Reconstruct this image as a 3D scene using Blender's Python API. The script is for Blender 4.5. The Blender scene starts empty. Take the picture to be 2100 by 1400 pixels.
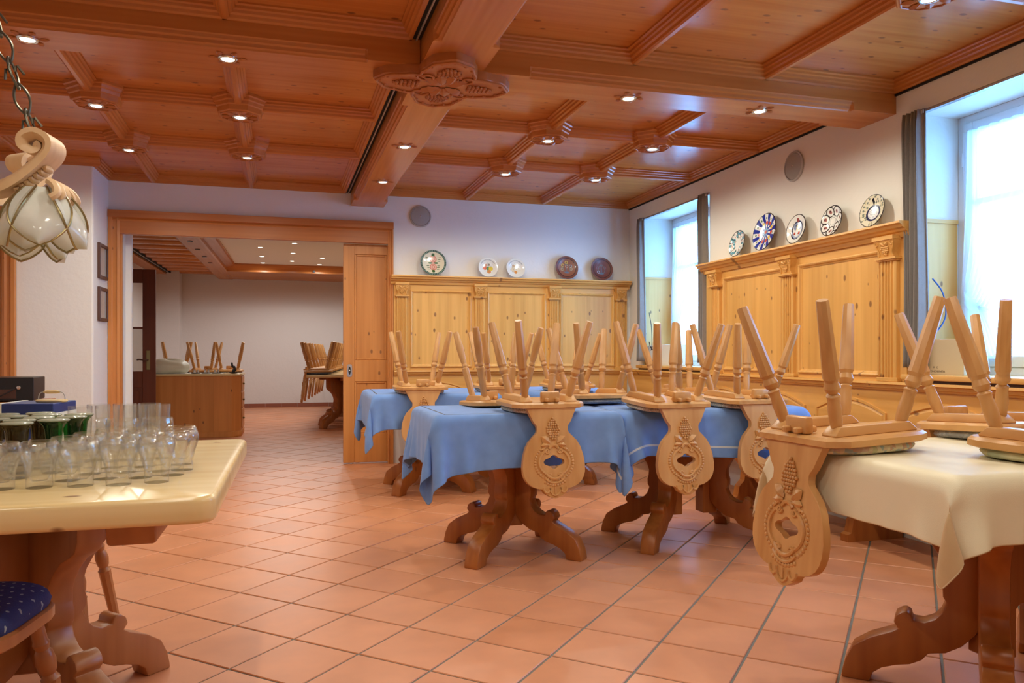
import bpy, bmesh, math, random
import numpy as np
from mathutils import Vector, Matrix
random.seed(7)
R = math.radians
scn = bpy.context.scene
COL = scn.collection

# ------------------------------------------------------------------ camera, sky, exposure
CAMH = 1.05
cam = bpy.data.cameras.new('camera'); camo = bpy.data.objects.new('camera', cam); COL.objects.link(camo)
camo.location = (0, 0, CAMH); camo.rotation_euler = (R(90), 0, R(-15.8))
cam.sensor_width = 36.0; cam.lens = 1570.0 * 36.0 / 2100.0
cam.shift_y = (724.0 - 700.0) / 2100.0
cam.clip_start = 0.05; cam.clip_end = 200
scn.camera = camo
vs = scn.view_settings
vs.view_transform = 'Standard'; vs.look = 'None'; vs.gamma = 1.0; vs.use_curve_mapping = False
vs.exposure = 0.1
SKY = 14.5          # daylight outside the windows
LAMP = 0.92         # common factor for the ceiling spots
WARM = (1.0, 0.975, 0.83)
w = bpy.data.worlds.new('sky'); scn.world = w; w.use_nodes = True
bg = w.node_tree.nodes['Background']
bg.inputs[0].default_value = (0.16, 0.46, 1.0, 1); bg.inputs[1].default_value = SKY
cy = scn.cycles
cy.max_bounces = 6; cy.diffuse_bounces = 3; cy.glossy_bounces = 3; cy.transmission_bounces = 4
cy.use_light_tree = False
cy.transparent_max_bounces = 40; cy.sample_clamp_indirect = 6.0; cy.caustics_reflective = False; cy.caustics_refractive = False

# ------------------------------------------------------------------ material helpers
class NT:
    def __init__(s, name):
        s.m = bpy.data.materials.new(name); s.m.use_nodes = True
        s.t = s.m.node_tree; s.t.nodes.clear()
        s.out = s.n('ShaderNodeOutputMaterial')
    def n(s, typ, **kw):
        nd = s.t.nodes.new(typ)
        for k, v in kw.items(): setattr(nd, k, v)
        return nd
    def link(s, a, b): s.t.links.new(a, b)
    def setin(s, node, key, val):
        if hasattr(val, 'is_linked') or isinstance(val, bpy.types.NodeSocket): s.link(val, node.inputs[key])
        else:
            if isinstance(val, tuple) and len(val) == 3 and node.inputs[key].type == 'RGBA': val = val + (1,)
            node.inputs[key].default_value = val
    def math(s, op, a, b=0.0, c=None):
        nd = s.n('ShaderNodeMath', operation=op); s.setin(nd, 0, a); s.setin(nd, 1, b)
        if c is not None: s.setin(nd, 2, c)
        return nd.outputs[0]
    def mix(s, fac, a, b, mode='MIX'):
        nd = s.n('ShaderNodeMix', data_type='RGBA', blend_type=mode)
        s.setin(nd, 0, fac); s.setin(nd, 6, a); s.setin(nd, 7, b); return nd.outputs[2]
    def ramp(s, fac, stops):
        nd = s.n('ShaderNodeValToRGB'); s.link(fac, nd.inputs[0]); e = nd.color_ramp.elements
        while len(e) < len(stops): e.new(0.5)
        for i, (p, c) in enumerate(stops):
            e[i].position = p; e[i].color = (c if len(c) == 4 else c + (1,)) if isinstance(c, tuple) else (c, c, c, 1)
        return nd.outputs[0]
    def noise(s, vec, scale, detail=2.0, rough=0.5):
        nd = s.n('ShaderNodeTexNoise'); s.link(vec, nd.inputs['Vector'])
        nd.inputs['Scale'].default_value = scale; nd.inputs['Detail'].default_value = detail; nd.inputs['Roughness'].default_value = rough
        return nd.outputs['Fac']
    def coords(s, kind='Object', scale=(1, 1, 1), rot=(0, 0, 0), jitter=False):
        tc = s.n('ShaderNodeTexCoord'); v = tc.outputs[kind]
        if jitter:
            oi = s.n('ShaderNodeObjectInfo'); ad = s.n('ShaderNodeVectorMath', operation='SCALE')
            cb = s.n('ShaderNodeCombineXYZ'); s.link(oi.outputs['Random'], cb.inputs[0]); s.link(oi.outputs['Random'], cb.inputs[1]); s.link(oi.outputs['Random'], cb.inputs[2])
            s.link(cb.outputs[0], ad.inputs[0]); ad.inputs['Scale'].default_value = 37.0
            a2 = s.n('ShaderNodeVectorMath', operation='ADD'); s.link(v, a2.inputs[0]); s.link(ad.outputs[0], a2.inputs[1]); v = a2.outputs[0]
        mp = s.n('ShaderNodeMapping'); s.link(v, mp.inputs[0]); mp.inputs['Scale'].default_value = scale; mp.inputs['Rotation'].default_value = rot
        return mp.outputs[0]
    def bsdf(s, col, rough=0.5, bump=None, bstr=0.1, bdist=0.01, **kw):
        p = s.n('ShaderNodeBsdfPrincipled'); s.setin(p, 'Base Color', col); s.setin(p, 'Roughness', rough)
        for k, v in kw.items(): s.setin(p, k.replace('_', ' '), v)
        if bump is not None:
            b = s.n('ShaderNodeBump'); b.inputs['Strength'].default_value = bstr; b.inputs['Distance'].default_value = bdist
            s.link(bump, b.inputs['Height']); s.link(b.outputs[0], p.inputs['Normal'])
        return p
    def done(s, shader):
        s.link(shader.outputs[0] if hasattr(shader, 'outputs') else shader, s.out.inputs[0]); return s.m

MATS = {}
def wood(name, c1, c2, axis=0, rough=0.38, knots=0.0, board=0.0, knotcol=(0.20, 0.07, 0.024), scale=1.0):
    """c1 light, c2 dark; grain runs along axis"""
    t = NT(name)
    gg, bb = {'pine_wainscot': (0.95, 0.80), 'pine_top': (1.0, 0.95), 'beech': (0.88, 0.76), 'lamp_wood': (0.95, 0.85)}.get(next((k for k in ('pine_wainscot', 'pine_top', 'beech', 'lamp_wood') if name.startswith(k)), ''), (0.82, 0.68))
    c1 = (c1[0], c1[1] * gg, c1[2] * bb); c2 = (c2[0], c2[1] * gg, c2[2] * bb)
    sc = [13.0 * scale] * 3; sc[axis] = 0.7 * scale
    v = t.coords('Object', tuple(sc), jitter=True)
    n1 = t.noise(v, 1.0, 2.0, 0.6)
    sc2 = [60.0 * scale] * 3; sc2[axis] = 1.5 * scale
    n2 = t.noise(t.coords('Object', tuple(sc2), jitter=True), 1.0, 0.0, 0.5)
    f = t.math('ADD', t.math('MULTIPLY', n1, 0.82), t.math('MULTIPLY', n2, 0.18))
    col = t.ramp(f, [(0.28, c2), (0.62, c1)])
    if board:
        tc = t.coords('Object')
        sp = t.n('ShaderNodeSeparateXYZ'); t.link(tc, sp.inputs[0])
        o = [0, 1, 2]; o.remove(axis)
        b = t.math('ADD', t.math('FLOOR', t.math('DIVIDE', sp.outputs[o[0]], board)), t.math('MULTIPLY', t.math('FLOOR', t.math('DIVIDE', sp.outputs[o[1]], board)), 7.3))
        wn = t.n('ShaderNodeTexWhiteNoise', noise_dimensions='1D'); t.link(b, wn.inputs['W'])
        col = t.mix(1.0, col, t.ramp(wn.outputs['Value'], [(0.0, 0.93), (1.0, 1.05)]), 'MULTIPLY')
    if knots:
        sp3 = t.n('ShaderNodeSeparateXYZ'); t.link(t.coords('Object', jitter=True), sp3.inputs[0])
        o3 = [0, 1, 2]; o3.remove(axis)
        cb3 = t.n('ShaderNodeCombineXYZ'); t.link(t.math('MULTIPLY', t.math('ADD', sp3.outputs[o3[0]], sp3.outputs[o3[1]]), 9.0), cb3.inputs[0]); t.link(t.math('MULTIPLY', sp3.outputs[axis], 5.0), cb3.inputs[1])
        vo = t.n('ShaderNodeTexVoronoi', voronoi_dimensions='2D'); t.link(cb3.outputs[0], vo.inputs['Vector']); vo.inputs['Scale'].default_value = 1.0
        sepc = t.n('ShaderNodeSeparateColor'); t.link(vo.outputs['Color'], sepc.inputs[0])
        rad = t.math('MULTIPLY', sepc.outputs[0], 0.075)
        k = t.ramp(t.math('SUBTRACT', vo.outputs['Distance'], rad), [(0.0, 1.0), (0.05, 0.0)])
        keep = t.math('GREATER_THAN', sepc.outputs[1], 1.0 - knots)
        col = t.mix(t.math('MULTIPLY', t.math('MULTIPLY', k, keep), 0.8), col, knotcol)
    p = t.bsdf(col, rough)
    MATS[name] = t.done(p)

def plain(name, col, rough=0.5, bump=None, **kw):
    t = NT(name)
    bm = None
    if bump: bm = t.noise(t.coords('Object'), bump[0], 3.0)
    MATS[name] = t.done(t.bsdf(col, rough, bump=bm, bstr=bump[1] if bump else 0.1, **kw))

wood('pine_wainscot', (0.82, 0.47, 0.155), (0.68, 0.345, 0.09), 2, 0.40, knots=0.55, board=0.13)
wood('pine_wainscot_cross', (0.80, 0.45, 0.15), (0.66, 0.33, 0.085), 0, 0.40, knots=0.2)
wood('pine_wainscot_run', (0.80, 0.45, 0.15), (0.66, 0.33, 0.085), 1, 0.40, knots=0.2)
wood('pine_ceiling', (0.60, 0.27, 0.075), (0.47, 0.185, 0.042), 0, 0.24, knots=0.75, board=0.14)
wood('pine_beam_cross', (0.58, 0.25, 0.07), (0.45, 0.17, 0.038), 0, 0.26)
wood('pine_beam_run', (0.58, 0.25, 0.07), (0.45, 0.17, 0.038), 1, 0.26)
wood('pine_carved', (0.50, 0.21, 0.065), (0.40, 0.15, 0.045), 0, 0.35)
wood('beech_chair', (0.70, 0.43, 0.185), (0.55, 0.29, 0.095), 1, 0.34, knots=0.03)
wood('beech_leg', (0.66, 0.40, 0.17), (0.47, 0.245, 0.08), 2, 0.36)
wood('beech_back', (0.70, 0.43, 0.185), (0.55, 0.29, 0.095), 2, 0.34)
wood('pine_table', (0.44, 0.18, 0.045), (0.31, 0.105, 0.022), 2, 0.35, knots=0.4)
wood('pine_top', (0.88, 0.66, 0.35), (0.78, 0.54, 0.25), 0, 0.22, knots=0.14)
wood('pine_leg_old', (0.46, 0.22, 0.085), (0.34, 0.14, 0.05), 2, 0.36)
wood('pine_counter', (0.74, 0.36, 0.11), (0.62, 0.27, 0.07), 2, 0.4, knots=0.35, board=0.16)
wood('pine_door', (0.66, 0.33, 0.105), (0.53, 0.235, 0.065), 2, 0.4, knots=0.3)
wood('pine_casing', (0.64, 0.31, 0.105), (0.50, 0.21, 0.06), 2, 0.4, knots=0.15)
wood('pine_casing_cross', (0.58, 0.25, 0.075), (0.45, 0.165, 0.045), 0, 0.4)
wood('dark_door', (0.17, 0.045, 0.02), (0.12, 0.03, 0.013), 2, 0.3)
wood('dark_frame', (0.10, 0.05, 0.04), (0.06, 0.03, 0.025), 2, 0.4)
wood('lamp_wood', (0.78, 0.56, 0.36), (0.66, 0.44, 0.26), 2, 0.5)

def plaster(name, col):
    t = NT(name); v = t.coords('Object')
    n = t.noise(v, 11.0, 3.0, 0.65)
    MATS[name] = t.done(t.bsdf(col, 0.85, bump=n, bstr=0.16, bdist=0.02))
plaster('plaster_white', (0.84, 0.82, 0.80))
plaster('plaster_cream', (0.86, 0.82, 0.74))
plaster('plaster_far', (0.78, 0.74, 0.72))
plaster('white_ceiling', (0.86, 0.82, 0.78))

TILE_ANG = R(-15.8) and (27.69 + 15.8)   # degrees from the long wall
def tile_mat():
    t = NT('terracotta')
    v = t.coords('Object')
    g = t.n('ShaderNodeNewGeometry')
    mp = t.n('ShaderNodeMapping'); t.link(g.outputs['Position'], mp.inputs[0]); mp.vector_type = 'TEXTURE'
    mp.inputs['Location'].default_value = TILE_O + (0,); mp.inputs['Rotation'].default_value = (0, 0, TILE_ROT); mp.inputs['Scale'].default_value = (TILE_P, TILE_P, 1)
    fl = t.n('ShaderNodeVectorMath', operation='FLOOR'); t.link(mp.outputs[0], fl.inputs[0])
    sp = t.n('ShaderNodeSeparateXYZ'); t.link(fl.outputs[0], sp.inputs[0])
    cb = t.n('ShaderNodeCombineXYZ'); t.link(sp.outputs[0], cb.inputs[0]); t.link(sp.outputs[1], cb.inputs[1])
    wn = t.n('ShaderNodeTexWhiteNoise', noise_dimensions='2D'); t.link(cb.outputs[0], wn.inputs['Vector'])
    base = t.ramp(wn.outputs['Value'], [(0.0, (0.66, 0.265, 0.122)), (0.5, (0.71, 0.295, 0.143)), (1.0, (0.745, 0.325, 0.167))])
    n = t.noise(g.outputs['Position'], 3.5, 3.0, 0.6)
    col = t.mix(1.0, base, t.ramp(n, [(0.3, 0.90), (0.7, 1.07)]), 'MULTIPLY')
    rough = t.math('ADD', 0.30, t.math('MULTIPLY', n, 0.14))
    MATS['terracotta'] = t.done(t.bsdf(col, rough))
TILE_P = 0.3007
_fw = Vector((math.sin(R(15.8)), math.cos(R(15.8)))); _rt = Vector((math.cos(R(15.8)), -math.sin(R(15.8))))
_o = (_rt * -0.6325 + _fw * 2.934) * CAMH
TILE_O = (_o.x, _o.y)
_S = _fw * math.cos(R(27.69)) + _rt * math.sin(R(27.69))      # tile direction running away from the camera
TILE_ROT = math.atan2(_S.y, _S.x) - math.pi / 2              # tile-local +Y runs along _S
tile_mat()
plain('grout', (0.20, 0.185, 0.15), 0.9, bump=(60, 0.3))

def cloth_mat(name, c1, c2, line=None, linepos=0.25, linew=0.005, rough=0.8, sheen=0.2, weave=350.0, wave=True):
    t = NT(name)
    uv = t.n('ShaderNodeUVMap'); sp = t.n('ShaderNodeSeparateXYZ'); t.link(uv.outputs[0], sp.inputs[0])
    v = t.coords('Object', (1, 1, 1))
    n = t.noise(v, 14.0, 3.0)
    col = t.ramp(n, [(0.3, c2), (0.7, c1)])
    if line:
        # uv holds metres from the cloth's border
        d = t.math('MINIMUM', sp.outputs[0], sp.outputs[1])
        near = t.math('LESS_THAN', t.math('ABSOLUTE', t.math('SUBTRACT', d, linepos)), linew)
        col = t.mix(near, col, line)
    wv = t.math('MULTIPLY', t.math('SINE', t.math('MULTIPLY', sp.outputs[0], weave * 6.0)), t.math('SINE', t.math('MULTIPLY', sp.outputs[1], weave * 6.0)))
    fine = t.noise(uv.outputs[0], 500.0, 0.0)
    MATS[name] = t.done(t.bsdf(col, rough, bump=fine, bstr=0.12, bdist=0.002, Sheen_Weight=sheen))
cloth_mat('linen_blue', (0.19, 0.355, 0.76), (0.16, 0.31, 0.69), line=(0.02, 0.025, 0.04), linepos=0.285)
cloth_mat('linen_blue_pale', (0.19, 0.355, 0.76), (0.16, 0.31, 0.69), line=(0.62, 0.68, 0.75), linepos=0.055)
cloth_mat('oilcloth_cream', (0.86, 0.77, 0.55), (0.84, 0.75, 0.53), rough=0.42, sheen=0.0)
cloth_mat('oilcloth_back', (0.62, 0.42, 0.22), (0.56, 0.37, 0.19), rough=0.9)

def fabric(name, cols, scale=90.0, rough=0.9, kind='vor'):
    t = NT(name); v = t.coords('Object')
    if kind == 'vor':
        vo = t.n('ShaderNodeTexVoronoi'); t.link(v, vo.inputs['Vector']); vo.inputs['Scale'].default_value = scale
        sc = t.n('ShaderNodeSeparateColor'); t.link(vo.outputs['Color'], sc.inputs[0]); f = sc.outputs[0]
    elif kind == 'stripe':
        sp = t.n('ShaderNodeSeparateXYZ'); t.link(v, sp.inputs[0]); f = t.math('FRACT', t.math('MULTIPLY', sp.outputs[1], scale))
    else:
        f = t.noise(v, scale, 4.0, 0.7)
    nd = t.n('ShaderNodeValToRGB'); nd.color_ramp.interpolation = 'CONSTANT' if kind == 'vor' else 'LINEAR'
    t.link(f, nd.inputs[0]); e = nd.color_ramp.elements
    while len(e) < len(cols): e.new(0.5)
    for i, c in enumerate(cols): e[i].position = i / len(cols); e[i].color = c + (1,)
    MATS[name] = t.done(t.bsdf(nd.outputs[0], rough, bump=t.noise(v, 240.0, 2.0), bstr=0.3, bdist=0.003))
fabric('pad_tweed', [(0.62, 0.52, 0.38), (0.42, 0.36, 0.28), (0.70, 0.62, 0.48), (0.50, 0.45, 0.36)], 160.0)
fabric('pad_mosaic', [(0.74, 0.60, 0.40), (0.66, 0.40, 0.27), (0.42, 0.50, 0.48), (0.78, 0.68, 0.46), (0.60, 0.55, 0.30), (0.70, 0.48, 0.36)], 75.0)
fabric('pad_green', [(0.55, 0.52, 0.28), (0.66, 0.60, 0.38), (0.40, 0.42, 0.26)], 9.0, kind='stripe')
fabric('pad_grey', [(0.30, 0.30, 0.30), (0.44, 0.42, 0.40), (0.36, 0.35, 0.34)], 150.0)
fabric('pad_slate', [(0.10, 0.10, 0.13), (0.20, 0.20, 0.24), (0.15, 0.15, 0.18)], 120.0)

def dotted_blue():
    t = NT('upholstery_blue'); v = t.coords('Object', (34, 34, 34), rot=(0, 0, 0.4))
    vo = t.n('ShaderNodeTexVoronoi', voronoi_dimensions='2D'); t.link(v, vo.inputs['Vector']); vo.inputs['Scale'].default_value = 1.0; vo.inputs['Randomness'].default_value = 0.15
    k = t.math('LESS_THAN', vo.outputs['Distance'], 0.13)
    MATS['upholstery_blue'] = t.done(t.bsdf(t.mix(k, (0.022, 0.035, 0.14), (0.35, 0.42, 0.42)), 0.8, bump=t.noise(t.coords('Object'), 200.0), bstr=0.2))
dotted_blue()
fabric('curtain_grey', [(0.24, 0.215, 0.20), (0.31, 0.28, 0.26)], 40.0, kind='noise')
plain('white_frame', (0.82, 0.83, 0.84), 0.35)
plain('rail_metal', (0.55, 0.55, 0.54), 0.35, Metallic=0.6)
plain('chrome', (0.75, 0.75, 0.75), 0.22, Metallic=1.0)
plain('brass', (0.34, 0.27, 0.13), 0.35, Metallic=0.9)
plain('iron_chain', (0.13, 0.115, 0.08), 0.38, Metallic=0.85)
plain('black_plastic', (0.012, 0.012, 0.014), 0.35)
plain('black_gap', (0.01, 0.008, 0.006), 0.9)
plain('speaker_grey', (0.40, 0.38, 0.35), 0.6, bump=(400, 0.3))
plain('speaker_rim', (0.50, 0.48, 0.45), 0.5)
plain('card_tan', (0.62, 0.49, 0.31), 0.85)
plain('card_white', (0.86, 0.84, 0.78), 0.7)
plain('ink_red', (0.80, 0.10, 0.05), 0.7)
plain('ink_dark', (0.12, 0.09, 0.06), 0.7)
plain('card_blue', (0.012, 0.03, 0.17), 0.5)
plain('blue_print', (0.03, 0.12, 0.42), 0.5)
plain('paper', (0.80, 0.78, 0.72), 0.8)
plain('bag_cream', (0.80, 0.76, 0.60), 0.35)
plain('base_tile', (0.30, 0.10, 0.06), 0.4)
plain('radiator_white', (0.78, 0.82, 0.84), 0.4)
plain('felt_white', (0.8, 0.8, 0.8), 0.9)

def emit(name, col, s):
    t = NT(name); e = t.n('ShaderNodeEmission'); e.inputs[0].default_value = col + (1,); e.inputs[1].default_value = s
    MATS[name] = t.done(e); t.m.cycles.emission_sampling = 'NONE'
emit('lamp_glow', (1.0, 0.90, 0.70), 14.0)
plain('lamp_off', (0.05, 0.045, 0.04), 0.3)

def thin_glass(name, tint, refl=1.0, body=0.0, bodycol=(0.9, 0.9, 0.9)):
    t = NT(name)
    tr = t.n('ShaderNodeBsdfTransparent'); tr.inputs[0].default_value = tint + (1,)
    gl = t.n('ShaderNodeBsdfGlossy'); gl.inputs['Roughness'].default_value = 0.06
    lw = t.n('ShaderNodeLayerWeight'); lw.inputs[0].default_value = 0.5
    fr = t.math('ADD', 0.035, t.math('MULTIPLY', t.math('POWER', lw.outputs['Facing'], 3.2), 0.55))
    mx = t.n('ShaderNodeMixShader'); t.link(t.math('MINIMUM', t.math('MULTIPLY', fr, refl), 0.9), mx.inputs[0]); t.link(tr.outputs[0], mx.inputs[1]); t.link(gl.outputs[0], mx.inputs[2])
    o = mx
    if body:
        df = t.n('ShaderNodeBsdfDiffuse'); df.inputs[0].default_value = bodycol + (1,)
        m2 = t.n('ShaderNodeMixShader'); m2.inputs[0].default_value = body; t.link(mx.outputs[0], m2.inputs[1]); t.link(df.outputs[0], m2.inputs[2]); o = m2
    MATS[name] = t.done(o)
thin_glass('glass_clear', (0.99, 0.99, 0.98), 1.5, 0.03, (1.0, 0.97, 0.9))
thin_glass('glass_foot_reflect', (0.55, 0.62, 0.40), 1.5, 0.35, (0.72, 0.72, 0.55))  # cream body colour imitates the ceiling reflected in the feet
thin_glass('glass_green', (0.06, 0.36, 0.10), 1.1, 0.10, (0.02, 0.16, 0.04))
thin_glass('glass_amber', (0.45, 0.34, 0.10), 1.1, 0.10, (0.20, 0.13, 0.03))
thin_glass('glass_pane', (0.97, 0.985, 0.98), 0.8)
thin_glass('glass_etched', (0.85, 0.83, 0.80), 0.6, 0.25, (0.75, 0.70, 0.64))

def sheer():
    t = NT('sheer_white')
    tr = t.n('ShaderNodeBsdfTransparent'); tr.inputs[0].default_value = (1, 1, 1, 1)
    tl = t.n('ShaderNodeBsdfTranslucent'); tl.inputs[0].default_value = (0.92, 0.94, 0.95, 1)
    df = t.n('ShaderNodeBsdfDiffuse'); df.inputs[0].default_value = (0.9, 0.91, 0.92, 1)
    m1 = t.n('ShaderNodeMixShader'); m1.inputs[0].default_value = 0.4; t.link(tl.outputs[0], m1.inputs[1]); t.link(df.outputs[0], m1.inputs[2])
    m2 = t.n('ShaderNodeMixShader'); m2.inputs[0].default_value = 0.62; t.link(tr.outputs[0], m2.inputs[1]); t.link(m1.outputs[0], m2.inputs[2])
    MATS['sheer_white'] = t.done(m2)
sheer()
def opal():
    t = NT('opal_glass'); v = t.coords('Object')
    col = t.ramp(t.noise(v, 14.0, 4.0, 0.6), [(0.3, (0.70, 0.72, 0.66)), (0.7, (0.84, 0.86, 0.82))])
    p = t.bsdf(col, 0.12); tl = t.n('ShaderNodeBsdfTranslucent'); tl.inputs[0].default_value = (0.8, 0.74, 0.58, 1)
    m = t.n('ShaderNodeMixShader'); m.inputs[0].default_value = 0.35; t.link(p.outputs[0], m.inputs[1]); t.link(tl.outputs[0], m.inputs[2])
    MATS['opal_glass'] = t.done(m)
opal()

# ------------------------------------------------------------------ mesh helpers
class MB:
    def __init__(s): s.v = []; s.f = []
    def add(s, vs, fs):
        o = len(s.v); s.v += [tuple(v) for v in vs]; s.f += [tuple(i + o for i in f) for f in fs]; return s
    def box(s, x0, x1, y0, y1, z0, z1):
        return s.add([(x, y, z) for x in (x0, x1) for y in (y0, y1) for z in (z0, z1)],
                     [(0, 1, 3, 2), (4, 6, 7, 5), (0, 4, 5, 1), (2, 3, 7, 6), (0, 2, 6, 4), (1, 5, 7, 3)])
    def loft(s, rings, cap=True, closed=True):
        n = len(rings[0]); vs = [p for r in rings for p in r]; fs = []
        for i in range(len(rings) - 1):
            for j in range(n if closed else n - 1):
                k = (j + 1) % n
                fs.append((i * n + j, i * n + k, (i + 1) * n + k, (i + 1) * n + j))
        if cap: fs.append(tuple(range(n))[::-1]); fs.append(tuple((len(rings) - 1) * n + j for j in range(n)))
        return s.add(vs, fs)
    def prism(s, poly, fn, a, b):
        """poly of (p,q); fn(p,q,t)->xyz, swept from t=a to t=b"""
        return s.loft([[fn(p, q, t) for p, q in poly] for t in (a, b)])
    def lathe(s, prof, seg=16, c=(0, 0, 0), cap=True, M=None, rf=None):
        rings = []
        for r, z in prof:
            ring = []
            for k in range(seg):
                a = 2 * math.pi * k / seg; rr = r if rf is None else rf(r, a, z)
                p = Vector((c[0] + rr * math.cos(a), c[1] + rr * math.sin(a), c[2] + z)); ring.append(M @ p if M else p)
            rings.append(ring)
        return s.loft(rings, cap)
    def tube(s, pts, r, seg=6, closed=False, cap=True, rs=None):
        pts = [Vector(p) for p in pts]; rings = []; n = len(pts); up = None
        for i, p in enumerate(pts):
            d = (pts[(i + 1) % n] - pts[i - 1]) if closed else (pts[min(i + 1, n - 1)] - pts[max(i - 1, 0)])
            if d.length < 1e-9: d = Vector((0, 0, 1))
            d.normalize()
            if up is None: up = Vector((0, 0, 1)) if abs(d.z) < 0.9 else Vector((1, 0, 0))
            u = (up - d * up.dot(d)); u.normalize(); w_ = d.cross(u); up = u
            rr = rs[i] if rs else r
            rings.append([p + (u * math.cos(2 * math.pi * k / seg) + w_ * math.sin(2 * math.pi * k / seg)) * rr for k in range(seg)])
        if closed: rings.append(rings[0])
        return s.loft(rings, cap and not closed)
    def ball(s, c, r, seg=8, rings=5, sc=(1, 1, 1)):
        prof = [(math.sin(math.pi * i / rings), -math.cos(math.pi * i / rings)) for i in range(rings + 1)]
        rr = []
        for a, b in prof:
            rr.append([(c[0] + r * sc[0] * max(a, 0.02) * math.cos(2 * math.pi * k / seg), c[1] + r * sc[1] * max(a, 0.02) * math.sin(2 * math.pi * k / seg), c[2] + r * sc[2] * b) for k in range(seg)])
        return s.loft(rr, True)
    def mesh(s, name, bevel=0.0, seg=1, smooth=35, M=None):
        me = bpy.data.meshes.new(name); me.from_pydata([tuple(v) for v in s.v], [], s.f)
        bm = bmesh.new(); bm.from_mesh(me)
        bmesh.ops.recalc_face_normals(bm, faces=bm.faces)
        if bevel:
            es = [e for e in bm.edges if len(e.link_faces) == 2 and e.calc_face_angle(0) > R(38)]
            bmesh.ops.bevel(bm, geom=es, offset=bevel, segments=seg, profile=0.5, affect='EDGES', clamp_overlap=True)
        if M: bm.transform(M)
        bm.to_mesh(me); bm.free()
        if smooth:
            me.shade_smooth(); me.set_sharp_from_angle(angle=R(smooth))
        return me
    def build(s, name, mat, parent=None, bevel=0.0, seg=1, smooth=35, loc=None, kind=None):
        return link(name, s.mesh(name, bevel, seg, smooth), mat, parent, loc, kind)

def link(name, me, mat, parent=None, loc=None, kind=None):
    o = bpy.data.objects.new(name, me); COL.objects.link(o)
    if mat is not None and len(me.materials) == 0: me.materials.append(MATS[mat])
    if parent is not None: o.parent = parent
    if loc is not None: o.location = loc
    if kind: o['kind'] = kind
    return o
def thing(name, label, cat, loc=(0, 0, 0), rz=0.0, group=None):
    o = bpy.data.objects.new(name, None); COL.objects.link(o); o.empty_display_size = 0.1
    o.location = loc; o.rotation_euler = (0, 0, rz); tag(o, label, cat, group); return o
def tag(o, label, cat, group=None, kind=None):
    o['label'] = label; o['category'] = cat
    if group: o['group'] = group
    if kind: o['kind'] = kind
    return o
def struct(name, label=None):
    o = bpy.data.objects.new(name, None); COL.objects.link(o); o.empty_display_size = 0.1; o['kind'] = 'structure'
    if label: o['label'] = label
    return o
def copy_tree(o, parent=None):
    c = o.copy(); COL.objects.link(c); c.parent = parent
    for ch in list(o.children): copy_tree(ch, c)
    return c
def spline(pts, n=6):
    """Catmull-Rom through 2D/3D points"""
    P = [Vector(p) for p in pts]; out = []
    for i in range(len(P) - 1):
        p0 = P[max(i - 1, 0)]; p1 = P[i]; p2 = P[i + 1]; p3 = P[min(i + 2, len(P) - 1)]
        for k in range(n):
            t = k / n
            out.append(0.5 * ((2 * p1) + (p2 - p0) * t + (2 * p0 - 5 * p1 + 4 * p2 - p3) * t * t + (3 * p1 - p0 - 3 * p2 + p3) * t ** 3))
    out.append(P[-1]); return out
def fill_poly(outer, holes, thick, tf):
    """flat plate with holes; tf(u,v,w)->xyz with w in 0..thick"""
    bm = bmesh.new(); loops = [outer] + holes
    for lp in loops:
        vs = [bm.verts.new((p[0], p[1], 0)) for p in lp]
        for i in range(len(vs)): bm.edges.new((vs[i], vs[(i + 1) % len(vs)]))
    bmesh.ops.triangle_fill(bm, use_beauty=True, use_dissolve=False, edges=bm.edges[:], normal=(0, 0, 1))
    r = bmesh.ops.extrude_face_region(bm, geom=bm.faces[:])
    for e in r['geom']:
        if isinstance(e, bmesh.types.BMVert): e.co.z = thick
    bmesh.ops.recalc_face_normals(bm, faces=bm.faces)
    vs = [tf(*v.co) for v in bm.verts]; bm.verts.index_update()
    fs = [tuple(v.index for v in f.verts) for f in bm.faces]; bm.free()
    m = MB(); m.add(vs, fs); return m

# ------------------------------------------------------------------ room numbers
XR, YB, XL, YN = 3.35, 7.34, -3.3, -1.6
CEIL, TRIMZ, BEAMZ = 2.615, 2.547, 2.434
SL = -0.022                                      # the long ceiling timbers drift slightly from the wall line
def cx(x0, y): return x0 + SL * (y - 5.0)
XFAR, YFAR = 15.6, 15.6

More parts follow.
